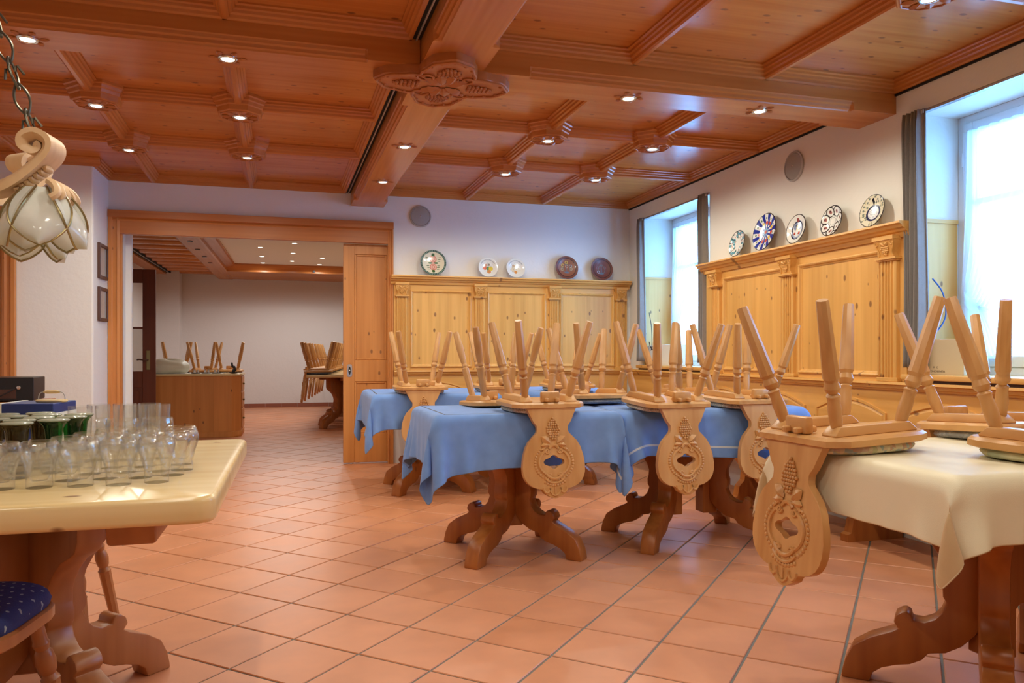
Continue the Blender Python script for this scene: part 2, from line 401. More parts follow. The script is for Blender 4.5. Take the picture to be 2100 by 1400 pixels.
# ------------------------------------------------------------------ floor: grout bed + single tiles
def build_floor():
    fl = MB().box(XL - 0.2, 4.0, YN - 0.2, 15.8, -0.06, -0.004).build('floor', 'grout', smooth=0); fl['kind'] = 'structure'
    fl['label'] = 'terracotta tile floor laid diagonally with dark grout joints'
    h = TILE_P / 2 - 0.0042; b = 0.0025
    ex = Vector((math.cos(TILE_ROT), math.sin(TILE_ROT))); ey = Vector((-ex.y, ex.x))
    tv = [(-h, -h, -0.006), (h, -h, -0.006), (h, h, -0.006), (-h, h, -0.006), (-h, -h, -b), (h, -h, -b), (h, h, -b), (-h, h, -b),
          (-h + b, -h + b, 0), (h - b, -h + b, 0), (h - b, h - b, 0), (-h + b, h - b, 0)]
    tf = [(0, 1, 5, 4), (1, 2, 6, 5), (2, 3, 7, 6), (3, 0, 4, 7), (4, 5, 9, 8), (5, 6, 10, 9), (6, 7, 11, 10), (7, 4, 8, 11), (8, 9, 10, 11)]
    m = MB(); m.add(tv, tf); me = m.mesh('tile', smooth=0); me.materials.append(MATS['terracotta'])
    seen, rest = [], []
    for i in range(-75, 76):
        for j in range(-75, 76):
            c = Vector(TILE_O) + ex * (i + 0.5) * TILE_P + ey * (j + 0.5) * TILE_P
            if not (XL - 0.1 < c.x < 3.5 and YN - 0.1 < c.y < 15.7): continue
            if c.y > 7.5 and c.x < -2.6: continue
            d = c.dot(_fw); r = c.dot(_rt)
            vis = d > 2.0 and -0.72 < r / d < 0.72 and c.x < 3.05 and c.y < 7.6
            (seen if vis else rest).append((d, c))
    seen.sort(key=lambda t: t[0])
    rest += seen[300:]; seen = seen[:300]
    for d, c in seen:
        o = link('tile', me, None, fl); o.location = (c.x, c.y, 0); o.rotation_euler = (0, 0, TILE_ROT)
    f = MB()
    cr, sr = math.cos(TILE_ROT), math.sin(TILE_ROT)
    for d, c in rest:
        f.add([(c.x + x * cr - y * sr, c.y + x * sr + y * cr, z) for x, y, z in tv[4:]], [tuple(k - 4 for k in q) for q in tf[4:]])
    f.build('tile_field', 'terracotta', fl, smooth=0, kind='stuff')
build_floor()

# ------------------------------------------------------------------ walls
WIN = [(2.25, 3.55), (5.74, 7.03)]      # window openings in the long wall (y0,y1)
SILL, WTOP, XO = 0.93, 2.40, 3.80
def walls():
    m = MB(); y = YN
    for a, b in WIN:
        m.box(XR, XO, y, a, 0, 2.75); m.box(XR, XO, a, b, 0, SILL); m.box(XR, XO, a, b, WTOP, 2.75); y = b
    m.box(XR, XO, y, YB + 0.21, 0, 2.75)
    o = m.build('wall_right', 'plaster_cream', smooth=0, kind='structure'); o['label'] = 'cream plaster wall with deep window niches'
    m = MB()                                       # back wall around the wide opening
    m.box(-1.62, -1.465, YB, YB + 0.21, 0, 2.75); m.box(0.86, XR, YB, YB + 0.05, 0, 2.75); m.box(0.86, XR, YB + 0.12, YB + 0.21, 0, 2.75)
    m.box(-1.465, 0.86, YB, YB + 0.05, 2.11, 2.75); m.box(-1.465, 0.86, YB + 0.12, YB + 0.21, 2.11, 2.75)
    o = m.build('wall_back', 'plaster_white', smooth=0, kind='structure'); o['label'] = 'white plaster wall around the wide doorway'
    m = MB(); m.box(XL, -2.95, 6.82, 7.55, 0, 2.75); m.box(-2.11, -1.56, 6.82, 7.55, 0, 2.75); m.box(-2.95, -2.11, 6.82, 7.55, 2.1, 2.75)
    o = m.build('wall_left', 'plaster_white', smooth=0, bevel=0.012, seg=2, kind='structure'); o['label'] = 'protruding white plaster wall left of the doorway'
    o = MB().box(XL - 0.2, XL, YN, 7.55, 0, 2.75).build('wall_side', 'plaster_white', smooth=0, kind='structure')
    o = MB().box(XL - 0.2, XO, YN - 0.2, YN, 0, 2.75).build('wall_near', 'plaster_white', smooth=0, kind='structure')
walls()

# ------------------------------------------------------------------ timber ceiling
PROF = [(-0.058, CEIL + 0.004), (-0.058, 2.606), (-0.047, 2.601), (-0.045, 2.590), (-0.036, 2.585), (-0.033, 2.573), (-0.022, 2.567), (-0.019, 2.554), (-0.010, TRIMZ)]
TP = PROF + [(-a, b) for a, b in PROF[::-1]]
HALF = PROF + [(0.0, TRIMZ), (0.0, CEIL + 0.004)]
ceil_root = struct('ceiling', 'coffered pine ceiling with moulded ribs')
def tx(x0, x1, y, half=0):
    p = TP if half == 0 else [(a * half, b) for a, b in HALF]
    MB().prism(p, lambda a, b, t: (t, y + a, b), x0, x1).build('moulding', 'pine_beam_cross', ceil_root, smooth=25)
def ty(x0, y0, y1, half=0, straight=False):
    p = TP if half == 0 else [(a * half, b) for a, b in HALF]
    f = (lambda a, b, t: (x0 + a, t, b)) if straight else (lambda a, b, t: (cx(x0, t) + a, t, b))
    MB().prism(p, f, y0, y1).build('moulding', 'pine_beam_run', ceil_root, smooth=25)
BX, BHW = 0.705, 0.153
BY0, BY1 = 3.663, 3.968
def ceiling():
    MB().box(XL - 0.1, XO, YN - 0.1, YB + 0.2, CEIL + 0.03, CEIL + 0.09).build('ceiling_board', 'pine_ceiling', ceil_root, smooth=0)
    XTF, XTN = [5.005, 6.02], [-0.6, 0.44, 1.50, 2.56]
    YTR, YTL = [1.665, 2.455], [-2.77, -1.96, -1.15, -0.335]
    def panels(xs, ys):
        for (xa, sa), (xb, sb) in zip(xs[:-1], xs[1:]):
            for ya, yb in zip(ys[:-1], ys[1:]):
                q = lambda x, s, y: cx(x, y) if s else x
                m = MB(); m.add([(q(xa, sa, ya), ya, CEIL), (q(xb, sb, ya), ya, CEIL), (q(xb, sb, yb), yb, CEIL), (q(xa, sa, yb), yb, CEIL),
                                 (q(xa, sa, ya), ya, CEIL + 0.02), (q(xb, sb, ya), ya, CEIL + 0.02), (q(xb, sb, yb), yb, CEIL + 0.02), (q(xa, sa, yb), yb, CEIL + 0.02)],
                                [(0, 3, 2, 1), (4, 5, 6, 7), (0, 1, 5, 4), (1, 2, 6, 5), (2, 3, 7, 6), (3, 0, 4, 7)])
                m.build('ceiling_panel', 'pine_ceiling', ceil_root, smooth=0)
    R_ = [(BX + BHW, 1)] + [(x, 1) for x in YTR] + [(XR, 0)]
    L_ = [(XL, 0)] + [(x, 1) for x in YTL] + [(BX - BHW, 1)]
    for xs in (R_, L_):
        panels(xs, [BY1] + XTF + [YB]); panels(xs, [YN] + XTN + [BY0])
    for a, b in ((BY1, YB), (YN, BY0)):
        for x in YTR: ty(x, a, b)
        for x in YTL:
            ty(x, a, b if x > -1.4 or b < 5 else 6.82)
        ty(BX + BHW, a, b, -1); ty(BX - BHW - 0.045, a, b, 1)
        ty(XR - 0.012, a, b, 1, True)
    for y in XTF + XTN:
        tx(cx(BX + BHW, y), XR, y); tx(XL, cx(BX - BHW - 0.045, y), y)
    for y, h, rb in ((YB, 1, None), (BY1, -1, None), (BY0, 1, None)):
        tx(cx(BX + BHW, y), XR, y, h); tx(-1.56 if y == YB else XL, cx(BX - BHW - 0.045, y), y, h)
    tx(XL, -1.56 + 0.058, 6.82, 1); ty(-1.56, 6.82 - 0.0, YB, -1, True)
    # black strip painted as the wall gap's shade; slim air slot beside the long beam
    MB().box(XR - 0.012, XR, YN, YB, 2.536, TRIMZ + 0.02).build('gap_shade_strip', 'black_gap', ceil_root, smooth=0)
    for a, b in ((BY1, YB), (YN, BY0)):
        MB().prism([(-0.045, 2.556), (-0.045, 2.60), (0.0, 2.60), (0.0, 2.556)], lambda p, q, t: (cx(BX - BHW, t) + p, t, q), a, b).build('air_slot', 'black_gap', ceil_root, smooth=0)
        MB().prism([(-0.026, 2.548), (-0.026, 2.556), (-0.018, 2.556), (-0.018, 2.548)], lambda p, q, t: (cx(BX - BHW, t) + p, t, q), a, b).build('slot_strip', 'rail_metal', ceil_root, smooth=0)
ceiling()

SQ = [(-BHW, CEIL), (-BHW, 2.485), (-BHW, 2.475), (-BHW, 2.46), (-BHW, 2.445), (-BHW, BEAMZ), (-0.125, BEAMZ), (-0.110, BEAMZ)]
MO = [(-BHW, CEIL), (-BHW, 2.485), (-0.147, 2.480), (-0.144, 2.466), (-0.134, 2.460), (-0.131, 2.446), (-0.120, 2.441), (-0.116, BEAMZ)]
def sect(p): return p + [(-a, b) for a, b in p[::-1]]
def beam(name, label, fn, spans, mat):
    m = MB()
    for a, s0, s1, b in spans:
        rings = [(a, SQ), (s0, SQ), (s0 + 0.012, MO), (s1 - 0.012, MO), (s1, SQ), (b, SQ)]
        m.loft([[fn(p, q, t) for p, q in sect(pr)] for t, pr in rings])
    o = m.build(name, mat, smooth=20, kind='structure'); o['label'] = label; return o
beam('ceiling_beam', 'long pine ceiling beam running towards the doorway wall', lambda p, q, t: (cx(BX, t) + p, t, q),
     [(YN, YN + 0.3, 3.36, BY0), (BY0, BY0 + 0.08, BY1 - 0.08, BY1), (BY1, 4.28, 7.05, YB)], 'pine_beam_run')
YBM = (BY0 + BY1) / 2
beam('ceiling_beam', 'pine cross beam ending at the window wall', lambda p, q, t: (t, YBM + p, q),
     [(XL, XL + 0.3, 0.33, cx(BX - BHW, YBM)), (cx(BX + BHW, YBM), 1.13, 3.06, XR)], 'pine_beam_cross')

# ------------------------------------------------------------------ carving helpers
def grapes(m, fn, rows, r, seg=7):
    """fn(u,v,h) maps to the surface; rows: list of (v, half width)"""
    for i, (v, hw) in enumerate(rows):
        n = max(1, int(round(2 * hw / (1.75 * r))) + 1)
        for k in range(n):
            u = 0 if n == 1 else -hw + 2 * hw * k / (n - 1)
            c = fn(u + (0.3 * r if i % 2 else -0.3 * r) * (n > 1), v, r * 0.45)
            m.ball(c, r, seg, 4)
def leaf(m, fn, c, ang, L, W, h=0.006):
    """lobed vine leaf lying on the surface"""
    ca, sa = math.cos(ang), math.sin(ang); prof = [(0, 0.05), (0.12, 0.5), (0.22, 0.42), (0.36, 0.95), (0.5, 0.72), (0.64, 0.85), (0.8, 0.5), (1.0, 0.04)]
    top = []; L_, R2 = [], []
    for t, w_ in prof:
        for side, lst in ((1, L_), (-1, R2)):
            a, b = t * L, side * w_ * W * 0.5
            lst.append(fn(c[0] + a * ca - b * sa, c[1] + a * sa + b * ca, 0.0005 + h * 0.25))
        a = t * L; top.append(fn(c[0] + a * ca, c[1] + a * sa, h * (0.5 + 1.0 * math.sin(math.pi * min(max(t, 0.03), 0.97)))))
    vs = L_ + top + R2; n = len(prof); fs = []
    for i in range(n - 1): fs += [(i, i + 1, n + i + 1, n + i), (n + i, n + i + 1, 2 * n + i + 1, 2 * n + i)]
    m.add(vs, fs)
def scroll(m, fn, pts, r, h=0.0, seg=6, closed=False, taper=False):
    P = [fn(p[0], p[1], h) for p in pts]; n = len(P)
    rs = [r * (0.45 + 0.55 * math.sin(math.pi * (0.12 + 0.76 * i / (n - 1)))) for i in range(n)] if taper else None
    m.tube(P, r, seg, closed=closed, rs=rs)
def spiral(c, r0, r1, a0, turns, n=14):
    return [(c[0] + (r0 + (r1 - r0) * i / n) * math.cos(a0 + turns * 2 * math.pi * i / n), c[1] + (r0 + (r1 - r0) * i / n) * math.sin(a0 + turns * 2 * math.pi * i / n)) for i in range(n + 1)]

# ------------------------------------------------------------------ ceiling lights
def spot(parent, loc, energy, size=172, r=0.035, col=WARM):
    l = bpy.data.lights.new('spot', 'SPOT'); l.energy = energy * LAMP; l.spot_size = R(size); l.spot_blend = 0.45; l.shadow_soft_size = r; l.color = col
    o = bpy.data.objects.new('spot_light', l); COL.objects.link(o); o.parent = parent; o.location = loc; return o
def octa(r, z, c=(0, 0)): return [(c[0] + r * math.cos(R(22.5 + 45 * k)), c[1] + r * math.sin(R(22.5 + 45 * k)), z) for k in range(8)]
def downlight(parent, z, glow='lamp_glow'):
    MB().lathe([(0.030, 0.004), (0.030, -0.006), (0.034, -0.009), (0.040, -0.009), (0.044, -0.004), (0.044, 0.004)], 20, (0, 0, z)).build('bezel', 'chrome', parent)
    MB().lathe([(0.029, -0.001), (0.029, -0.0065)], 20, (0, 0, z)).build('lamp', glow, parent, smooth=0)
def rosette_light(label):
    t = thing('ceiling_light', label, 'light', (0, 0, 0), 0, 'octagonal rosette ceiling lights')
    zb = 2.512
    m = MB().loft([octa(0.172, CEIL), octa(0.172, 2.598), octa(0.164, 2.592), octa(0.160, 2.576), octa(0.152, 2.570), octa(0.147, 2.552), octa(0.140, 2.546), octa(0.135, zb + 0.006), octa(0.130, zb)])
    m.build('rosette', 'pine_beam_cross', t, smooth=25)
    m = MB(); fn = lambda u, v, h: (u, v, zb - h)
    scroll(m, fn, [(0.116 * math.cos(R(22.5 + 45 * k)), 0.116 * math.sin(R(22.5 + 45 * k))) for k in range(8)], 0.005, 0.001, closed=True)
    for k in range(8):
        a = R(45 * k); leaf(m, fn, (0.048 * math.cos(a), 0.048 * math.sin(a)), a, 0.062, 0.036, 0.010)
    m.build('carving', 'pine_carved', t, kind='stuff')
    downlight(t, zb - 0.002)
    spot(t, (0, 0, zb - 0.02), 26)
    return t
def beam_light(label):
    t = thing('ceiling_light', label, 'light', (0, 0, 0), 0, 'round downlights set in the beams')
    m = MB(); fn = lambda u, v, h: (u, v, BEAMZ - h)
    for k in range(6):
        a = R(60 * k); leaf(m, fn, (0.046 * math.cos(a), 0.046 * math.sin(a)), a, 0.04, 0.035, 0.006)
    m.build('carving', 'pine_carved', t, kind='stuff')
    downlight(t, BEAMZ - 0.002)
    spot(t, (0, 0, BEAMZ - 0.02), 22)
    return t
ROS = [(-1.128, 5.0, 'octagonal rosette downlight left of the long beam, second row from doorway wall, leftmost'),
       (-0.33, 5.01, 'octagonal rosette downlight left of the long beam, second row from doorway wall, nearer that beam'),
       (-1.150, 6.03, 'octagonal rosette downlight left of the long beam, row closest to doorway wall, leftmost'),
       (-0.345, 6.03, 'octagonal rosette downlight left of the long beam, row closest to doorway wall, nearer that beam'),
       (1.668, 4.99, 'octagonal rosette downlight right of the long beam, second row from plates wall, nearer that beam'),
       (2.452, 4.985, 'octagonal rosette downlight right of the long beam, second row from plates wall, nearer windows'),
       (1.645, 6.01, 'octagonal rosette downlight right of the long beam, row closest to plates wall, nearer that beam'),
       (2.432, 6.01, 'octagonal rosette downlight right of the long beam, row closest to plates wall, nearer windows'),
       (2.508, 2.56, 'octagonal rosette downlight cut by the top right edge of the photograph')]
r0 = None
for x, y, lab in ROS:
    o = r0 = rosette_light(lab) if r0 is None else None
    break
for i, (x, y, lab) in enumerate(ROS):
    o = r0 if i == 0 else copy_tree(r0)
    o.location = (x, y, 0); o['label'] = lab
for x, y in ((1.72, 2.56), (1.735, 0.44), (2.53, 0.44), (-0.29, 2.56), (-0.25, 0.44), (-1.08, 0.44), (0.70, 1.5), (1.73, 1.5), (-0.27, 1.5)):  # unseen rosette lamps added as fill for the near floor
    o = copy_tree(r0); o.location = (x, y, 0); o['label'] = 'unseen octagonal rosette downlight added as fill in the near part of the room'; o['group'] = 'added rosette fill lights out of view'
BL = [(-1.132, YBM, 'round downlight in cross beam above the chandelier chain, far left'), (-0.305, YBM, 'round downlight in cross beam between chandelier and carved medallion'),
      (1.735, YBM, 'round downlight in cross beam first to the right of the medallion'), (2.546, YBM, 'round downlight in cross beam closest to the window wall'),
      (0.702, 5.118, 'round downlight in long beam nearer the carved medallion'), (0.678, 6.221, 'round downlight in long beam nearer the doorway wall')]
b0 = beam_light(BL[0][2])
for i, (x, y, lab) in enumerate(BL):
    o = b0 if i == 0 else copy_tree(b0); o.location = (x, y, 0); o['label'] = lab

# carved medallion under the beam crossing
def medallion():
    t = thing('carved_medallion', 'carved wooden medallion with grapes under the beam crossing', 'carving', (0.712, 3.79, BEAMZ))
    pts = []
    for k in range(96):
        a = 2 * math.pi * k / 96; c2 = math.cos(a) ** 2; s2 = math.sin(a) ** 2
        r = 0.205 + 0.135 * abs(math.cos(2 * a)) ** 1.6 * (1 if c2 > s2 else 1.0) + 0.006 * math.cos(20 * a)
        pts.append((r * math.cos(a), r * 0.98 * math.sin(a)))
    MB().loft([[(x, y, 0.0) for x, y in pts], [(x, y, -0.036) for x, y in pts], [(x * 0.985, y * 0.985, -0.042) for x, y in pts]]).build('plate', 'pine_carved', t, smooth=25)
    m = MB(); fn = lambda u, v, h: (u, v, -0.042 - h)
    scroll(m, fn, [(x * 0.955, y * 0.955) for x, y in pts], 0.008, 0.002, closed=True)
    for k in range(0, 96, 3):
        x, y = pts[k]; m.ball(fn(x * 0.9, y * 0.9, 0.0), 0.009, 6, 4)
    for sgn in (1, -1):
        grapes(m, lambda u, v, h: fn(sgn * (0.13 + v), u, h), [(0.0, 0.03), (0.02, 0.035), (0.04, 0.035), (0.06, 0.03), (0.08, 0.025), (0.10, 0.016), (0.115, 0.0)], 0.0105)
        grapes(m, lambda u, v, h: fn(u, sgn * (0.15 + v), h), [(0.0, 0.045), (0.02, 0.05), (0.04, 0.045), (0.06, 0.035), (0.078, 0.018)], 0.0105)
        for a in (40, 75, 105, 140):
            leaf(m, fn, (0.02 * math.cos(R(sgn * a)), 0.03 * math.sin(R(sgn * a))), R(sgn * a), 0.12, 0.08, 0.014)
        scroll(m, fn, spiral((0.10 * sgn, 0.11), 0.05, 0.012, 0, 1.2), 0.008, 0.003); scroll(m, fn, spiral((0.10 * sgn, -0.11), 0.05, 0.012, math.pi, -1.2), 0.008, 0.003)
    m.build('carving', 'pine_carved', t)
medallion()

# ------------------------------------------------------------------ wide doorway, sliding leaf, frames
def doorway():
    d = struct('trim_1', 'moulded pine casing around the wide doorway')
    x0, x1, z1 = -1.465, 0.846, 2.09
    cp = [(0, 0), (0.0, -0.022), (0.02, -0.030), (0.035, -0.022), (0.055, -0.022), (0.065, -0.036), (0.092, -0.036), (0.092, 0.0)]
    MB().prism(cp, lambda a, b, t: (x0 - a, YB + b, t), 0, z1 + 0.2).build('casing', 'pine_casing', d, smooth=25)
    MB().prism([(a * 0.55, b) for a, b in cp], lambda a, b, t: (x1 + a, YB + b, t), 0, z1 + 0.2).build('casing', 'pine_casing', d, smooth=25)
    MB().box(x0, x1, YB - 0.022, YB + 0.03, z1, z1 + 0.11).build('casing', 'pine_casing_cross', d, smooth=0)
    MB().prism([(0, 0), (0, -0.024), (0.012, -0.03), (0.022, -0.024), (0.03, -0.05), (0.09, -0.05), (0.09, 0)], lambda a, b, t: (t, YB + b, z1 + 0.11 + a), x0 - 0.092, x1 + 0.051).build('casing', 'pine_casing_cross', d, smooth=25)
    MB().box(x0 - 0.001, x0 + 0.012, YB, YB + 0.05, 0, z1).build('jamb', 'pine_casing', d, smooth=0)
    MB().box(x0 - 0.02, x0 + 0.05, YB + 0.212, YB + 0.26, 0, 2.3).build('jamb', 'plaster_white', d, smooth=0)
    s = struct('door_1', 'sliding pine door leaf half drawn from the wall')
    y0, y1 = YB + 0.06, YB + 0.105
    MB().box(0.436, 0.54, y0, y1, 0.012, 2.085).build('stile', 'pine_door', s, bevel=0.003)
    MB().box(0.845, 0.90, y0, y1, 0.012, 2.085).build('stile', 'pine_door', s, bevel=0.003)
    for a, b in ((0.012, 0.29), (0.78, 0.985), (1.99, 2.085)):
        MB().box(0.54, 0.845, y0, y1, a, b).build('rail', 'pine_door', s, bevel=0.003)
    for a, b in ((0.29, 0.78), (0.985, 1.99)):
        MB().box(0.54, 0.845, y0 + 0.018, y1 - 0.008, a, b).build('panel', 'pine_door', s, smooth=0)
        m = MB()
        for q in ((0.54, 0.558, a, b), (0.827, 0.845, a, b), (0.558, 0.827, a, a + 0.018), (0.558, 0.827, b - 0.018, b)): m.box(q[0], q[1], y0 + 0.008, y0 + 0.02, q[2], q[3])
        m.build('beading', 'pine_door', s, bevel=0.004)
    h = MB()
    h.prism([(0.024 * max(-1, min(1, 1.3 * math.cos(R(a)))), 0.06 * max(-1, min(1, 1.12 * math.sin(R(a))))) for a in range(0, 360, 15)], lambda p, q, t: (0.494 + p, t, 0.885 + q), y0 - 0.004, y0 + 0.002)
    hp = h.build('pull_plate', 'chrome', s)
    MB().prism([(0.011 * math.cos(R(a)), 0.038 * math.sin(R(a))) for a in range(0, 360, 20)], lambda p, q, t: (0.494 + p, t, 0.885 + q), y0 - 0.006, y0 - 0.003).build('recess', 'black_plastic', hp)
    MB().ball((0.494, y0 - 0.007, 0.885), 0.008, 8, 5, (0.8, 0.6, 1)).build('latch', 'chrome', hp)
    # plain door in the protruding wall, far left
    e = struct('door_3', 'pine door with casing at the far left')
    MB().prism(cp, lambda a, b, t: (-2.195 + a, 6.82 + b, t), 0, 2.19).build('casing', 'pine_casing', e, smooth=25)
    MB().prism(cp, lambda a, b, t: (-2.865 - a, 6.82 + b, t), 0, 2.19).build('casing', 'pine_casing', e, smooth=25)
    MB().box(-2.957, -2.103, 6.79, 6.82, 2.1, 2.19).build('casing', 'pine_casing_cross', e, smooth=0)
    MB().box(-2.865, -2.195, 6.85, 6.89, 0.01, 2.1).build('leaf', 'pine_door', e, smooth=0)
    # framed pictures on the short side wall
    for z0, z1_, lab in ((1.668, 1.958, 'dark narrow picture frame, upper of two beside the doorway'), (1.316, 1.598, 'dark narrow picture frame, lower of two beside the doorway')):
        f = thing('picture_frame', lab, 'picture frame', (-1.56, 7.095, z0), 0, 'framed pictures beside the doorway')
        hh = z1_ - z0; m = MB()
        for a in ((-0.145, -0.118, 0, hh), (0.118, 0.145, 0, hh), (-0.118, 0.118, 0, 0.027), (-0.118, 0.118, hh - 0.027, hh)): m.box(0, 0.022, a[0], a[1], a[2], a[3])
        m.build('frame', 'dark_frame', f, bevel=0.003)
        MB().box(0, 0.008, -0.118, 0.118, 0.027, hh - 0.027).build('picture', 'paper', f, smooth=0)
        MB().box(0.009, 0.011, -0.118, 0.118, 0.027, hh - 0.027).build('pane', 'glass_pane', f, smooth=0)
doorway()

def speaker(loc, rot, label):
    s = thing('wall_speaker', label, 'speaker', loc, 0, 'round wall speakers'); s.rotation_euler = rot
    MB().lathe([(0.102, 0.0), (0.106, 0.004), (0.104, 0.012), (0.094, 0.015), (0.092, 0.006)], 32, cap=False).build('rim', 'speaker_rim', s)
    MB().lathe([(0.093, 0.004), (0.090, 0.012), (0.03, 0.017), (0.008, 0.018)], 32).build('grille', 'speaker_grey', s)
    MB().lathe([(0.008, 0.017), (0.007, 0.022), (0.003, 0.023)], 12).build('screw', 'chrome', s)
speaker((1.159, YB, 2.366), (R(90), 0, 0), 'round grey wall speaker above the rose plate')
speaker((XR, 4.60, 2.352), (0, R(-90), 0), 'round grey wall speaker above the blue plates, between the windows')

# ------------------------------------------------------------------ panelling (wainscot) and benches
def wainscot(name, label, fn, u0, u1, pil, pan, arches, low0, low1, grain, ends=(0, 0)):
    """fn(u,d,z): u along the wall, d out of the wall"""
    s = struct(name, label)
    def bx(nm, ua, ub, d0, d1, z0, z1, mat, bevel=0.0, par=None):
        m = MB(); m.loft([[fn(u, d, z0) for u, d in ((ua, d0), (ub, d0), (ub, d1), (ua, d1))], [fn(u, d, z1) for u, d in ((ua, d0), (ub, d0), (ub, d1), (ua, d1))]])
        return m.build(nm, mat, par or s, bevel=bevel, smooth=25)
    cross = 'pine_wainscot_cross' if grain == 0 else 'pine_wainscot_run'
    bx('back_board', u0, u1, 0.001, 0.016, 0.86, 1.76, 'pine_wainscot')
    cor = [(0.0, 1.79), (0.118, 1.79), (0.120, 1.778), (0.105, 1.770), (0.098, 1.757), (0.080, 1.750), (0.072, 1.738), (0.058, 1.733), (0.052, 1.716), (0.046, 1.708), (0.0, 1.708)]
    MB().prism(cor, lambda d, z, t: fn(t, d, z), u0 - ends[0], u1 + ends[1]).build('cornice', cross, s, smooth=25)
    edges = [u0] + [e for p in pan for e in p] + [u1]
    for a, b in zip(edges[0::2], edges[1::2]): bx('stile', a, b, 0.016, 0.034, 0.886, 1.71, 'pine_wainscot', 0.002)
    for a, b in pan:
        bx('rail', a, b, 0.016, 0.034, 0.886, 0.915, cross); bx('rail', a, b, 0.016, 0.034, 1.655, 1.71, cross)
        bx('panel', a + 0.02, b - 0.02, 0.016, 0.026, 0.935, 1.635, 'pine_wainscot')
        mp = [(0, 0.026), (0.0, 0.044), (0.008, 0.048), (0.016, 0.044), (0.022, 0.032), (0.03, 0.029), (0.03, 0.026)]
        cs = [(a, 0.915), (b, 0.915), (b, 1.655), (a, 1.655)]; cen = ((a + b) / 2, 1.285)
        rings = []
        for (u, z), (su, sz) in zip(cs, ((1, 1), (-1, 1), (-1, -1), (1, -1))): rings.append([fn(u + su * p, d, z + sz * p) for p, d in mp])
        MB().loft(rings + [rings[0]], cap=False).build('panel_moulding', 'pine_wainscot', s, smooth=30)
    for k, (a, b) in enumerate(pil):
        c = (a + b) / 2; hw = (b - a) / 2; sh = hw * 0.76
        sec = [(-sh, 0.034), (-sh, 0.055), (-sh * 0.88, 0.062)]
        for i in range(4):
            x = -sh * 0.74 + i * sh * 0.37
            sec += [(x, 0.062), (x + sh * 0.05, 0.054), (x + sh * 0.22, 0.054), (x + sh * 0.27, 0.062)] if i in (0, 1, 2, 3) else []
        sec += [(sh * 0.88, 0.062), (sh, 0.055), (sh, 0.034)]
        pl = MB().prism(sec, lambda p, q, t: fn(c + p, q, t), 0.90, 1.592).build('pilaster', 'pine_wainscot', s, smooth=20)
        bx('base', c - hw, c + hw, 0.034, 0.068, 0.886, 0.91, 'pine_wainscot', 0.003, pl)
        cap = MB()
        def cb(ua, ub, d1, z0, z1): cap.loft([[fn(c + u, d, z0) for u, d in ((ua, 0.034), (ub, 0.034), (ub, d1), (ua, d1))], [fn(c + u, d, z1) for u, d in ((ua, 0.034), (ub, 0.034), (ub, d1), (ua, d1))]])
        cb(-hw, hw, 0.100, 1.700, 1.722); cb(-hw * 1.0, hw * 1.0, 0.082, 1.590, 1.602); cb(-hw * 0.92, hw * 0.92, 0.072, 1.582, 1.590)
        rings = []
        for z, w_, d in ((1.602, 0.72, 0.066), (1.62, 0.66, 0.070), (1.65, 0.70, 0.076), (1.68, 0.90, 0.086), (1.70, 0.96, 0.094)):
            rings.append([fn(c + u, dd, z) for u, dd in ((-hw * w_, 0.034), (hw * w_, 0.034), (hw * w_, d), (-hw * w_, d))])
        cap.loft(rings); o = cap.build('capital', cross, s, smooth=30)
        m = MB(); f2 = lambda u, v, h: fn(c + u, 0.072 + (v - 0.02) * 0.24 + h, 1.60 + v)
        grapes(m, f2, [(0.018, 0.006), (0.028, 0.014), (0.038, 0.020), (0.048, 0.024), (0.058, 0.022)], 0.0065, 6)
        for sg in (1, -1):
            scroll(m, f2, spiral((sg * hw * 0.72, 0.082), 0.014, 0.003, R(90), sg * 1.4), 0.004, 0.0)
            scroll(m, f2, [(sg * hw * 0.86, 0.08), (sg * hw * 0.80, 0.06), (sg * hw * 0.62, 0.04), (sg * hw * 0.60, 0.02), (sg * hw * 0.70, 0.006)], 0.0045, 0.0)
            leaf(m, f2, (0, 0.066), R(90 - sg * 55), 0.038, 0.024, 0.006)
        m.build('carving', cross, o)
    # rail above the bench back and the arched panels below it
    lc = [(0.0, 0.886), (0.075, 0.886), (0.078, 0.872), (0.062, 0.866), (0.058, 0.850), (0.048, 0.846), (0.044, 0.836), (0.0, 0.836)]
    MB().prism(lc, lambda d, z, t: fn(t, d, z), low0, low1).build('dado_rail', cross, s, smooth=25)
    bx('bench_back', low0, low1, 0.001, 0.032, 0.45, 0.84, cross)
    for a, b in arches:
        n = 12; arc = [(a + (b - a) * i / n, 0.70 + 0.08 * math.sin(math.pi * i / n)) for i in range(n + 1)]
        poly = [(a, 0.50)] + arc + [(b, 0.50)]
        c = ((a + b) / 2, 0.62)
        sh = lambda p, k: (c[0] + (p[0] - c[0]) * (1 - k / ((b - a) / 2)), c[1] + (p[1] - c[1]) * (1 - k / 0.14))
        MB().loft([[fn(*(sh(p, 0.0)[0:1]), 0.032, sh(p, 0.0)[1]) for p in poly], [fn(sh(p, 0.0)[0], 0.044, sh(p, 0.0)[1]) for p in poly], [fn(sh(p, 0.014)[0], 0.044, sh(p, 0.014)[1]) for p in poly],
                   [fn(sh(p, 0.02)[0], 0.034, sh(p, 0.02)[1]) for p in poly], [fn(sh(p, 0.034)[0], 0.040, sh(p, 0.034)[1]) for p in poly]]).build('arched_panel', cross, s, smooth=20)
    return s
fb = lambda u, d, z=None: (u, YB - d, z)
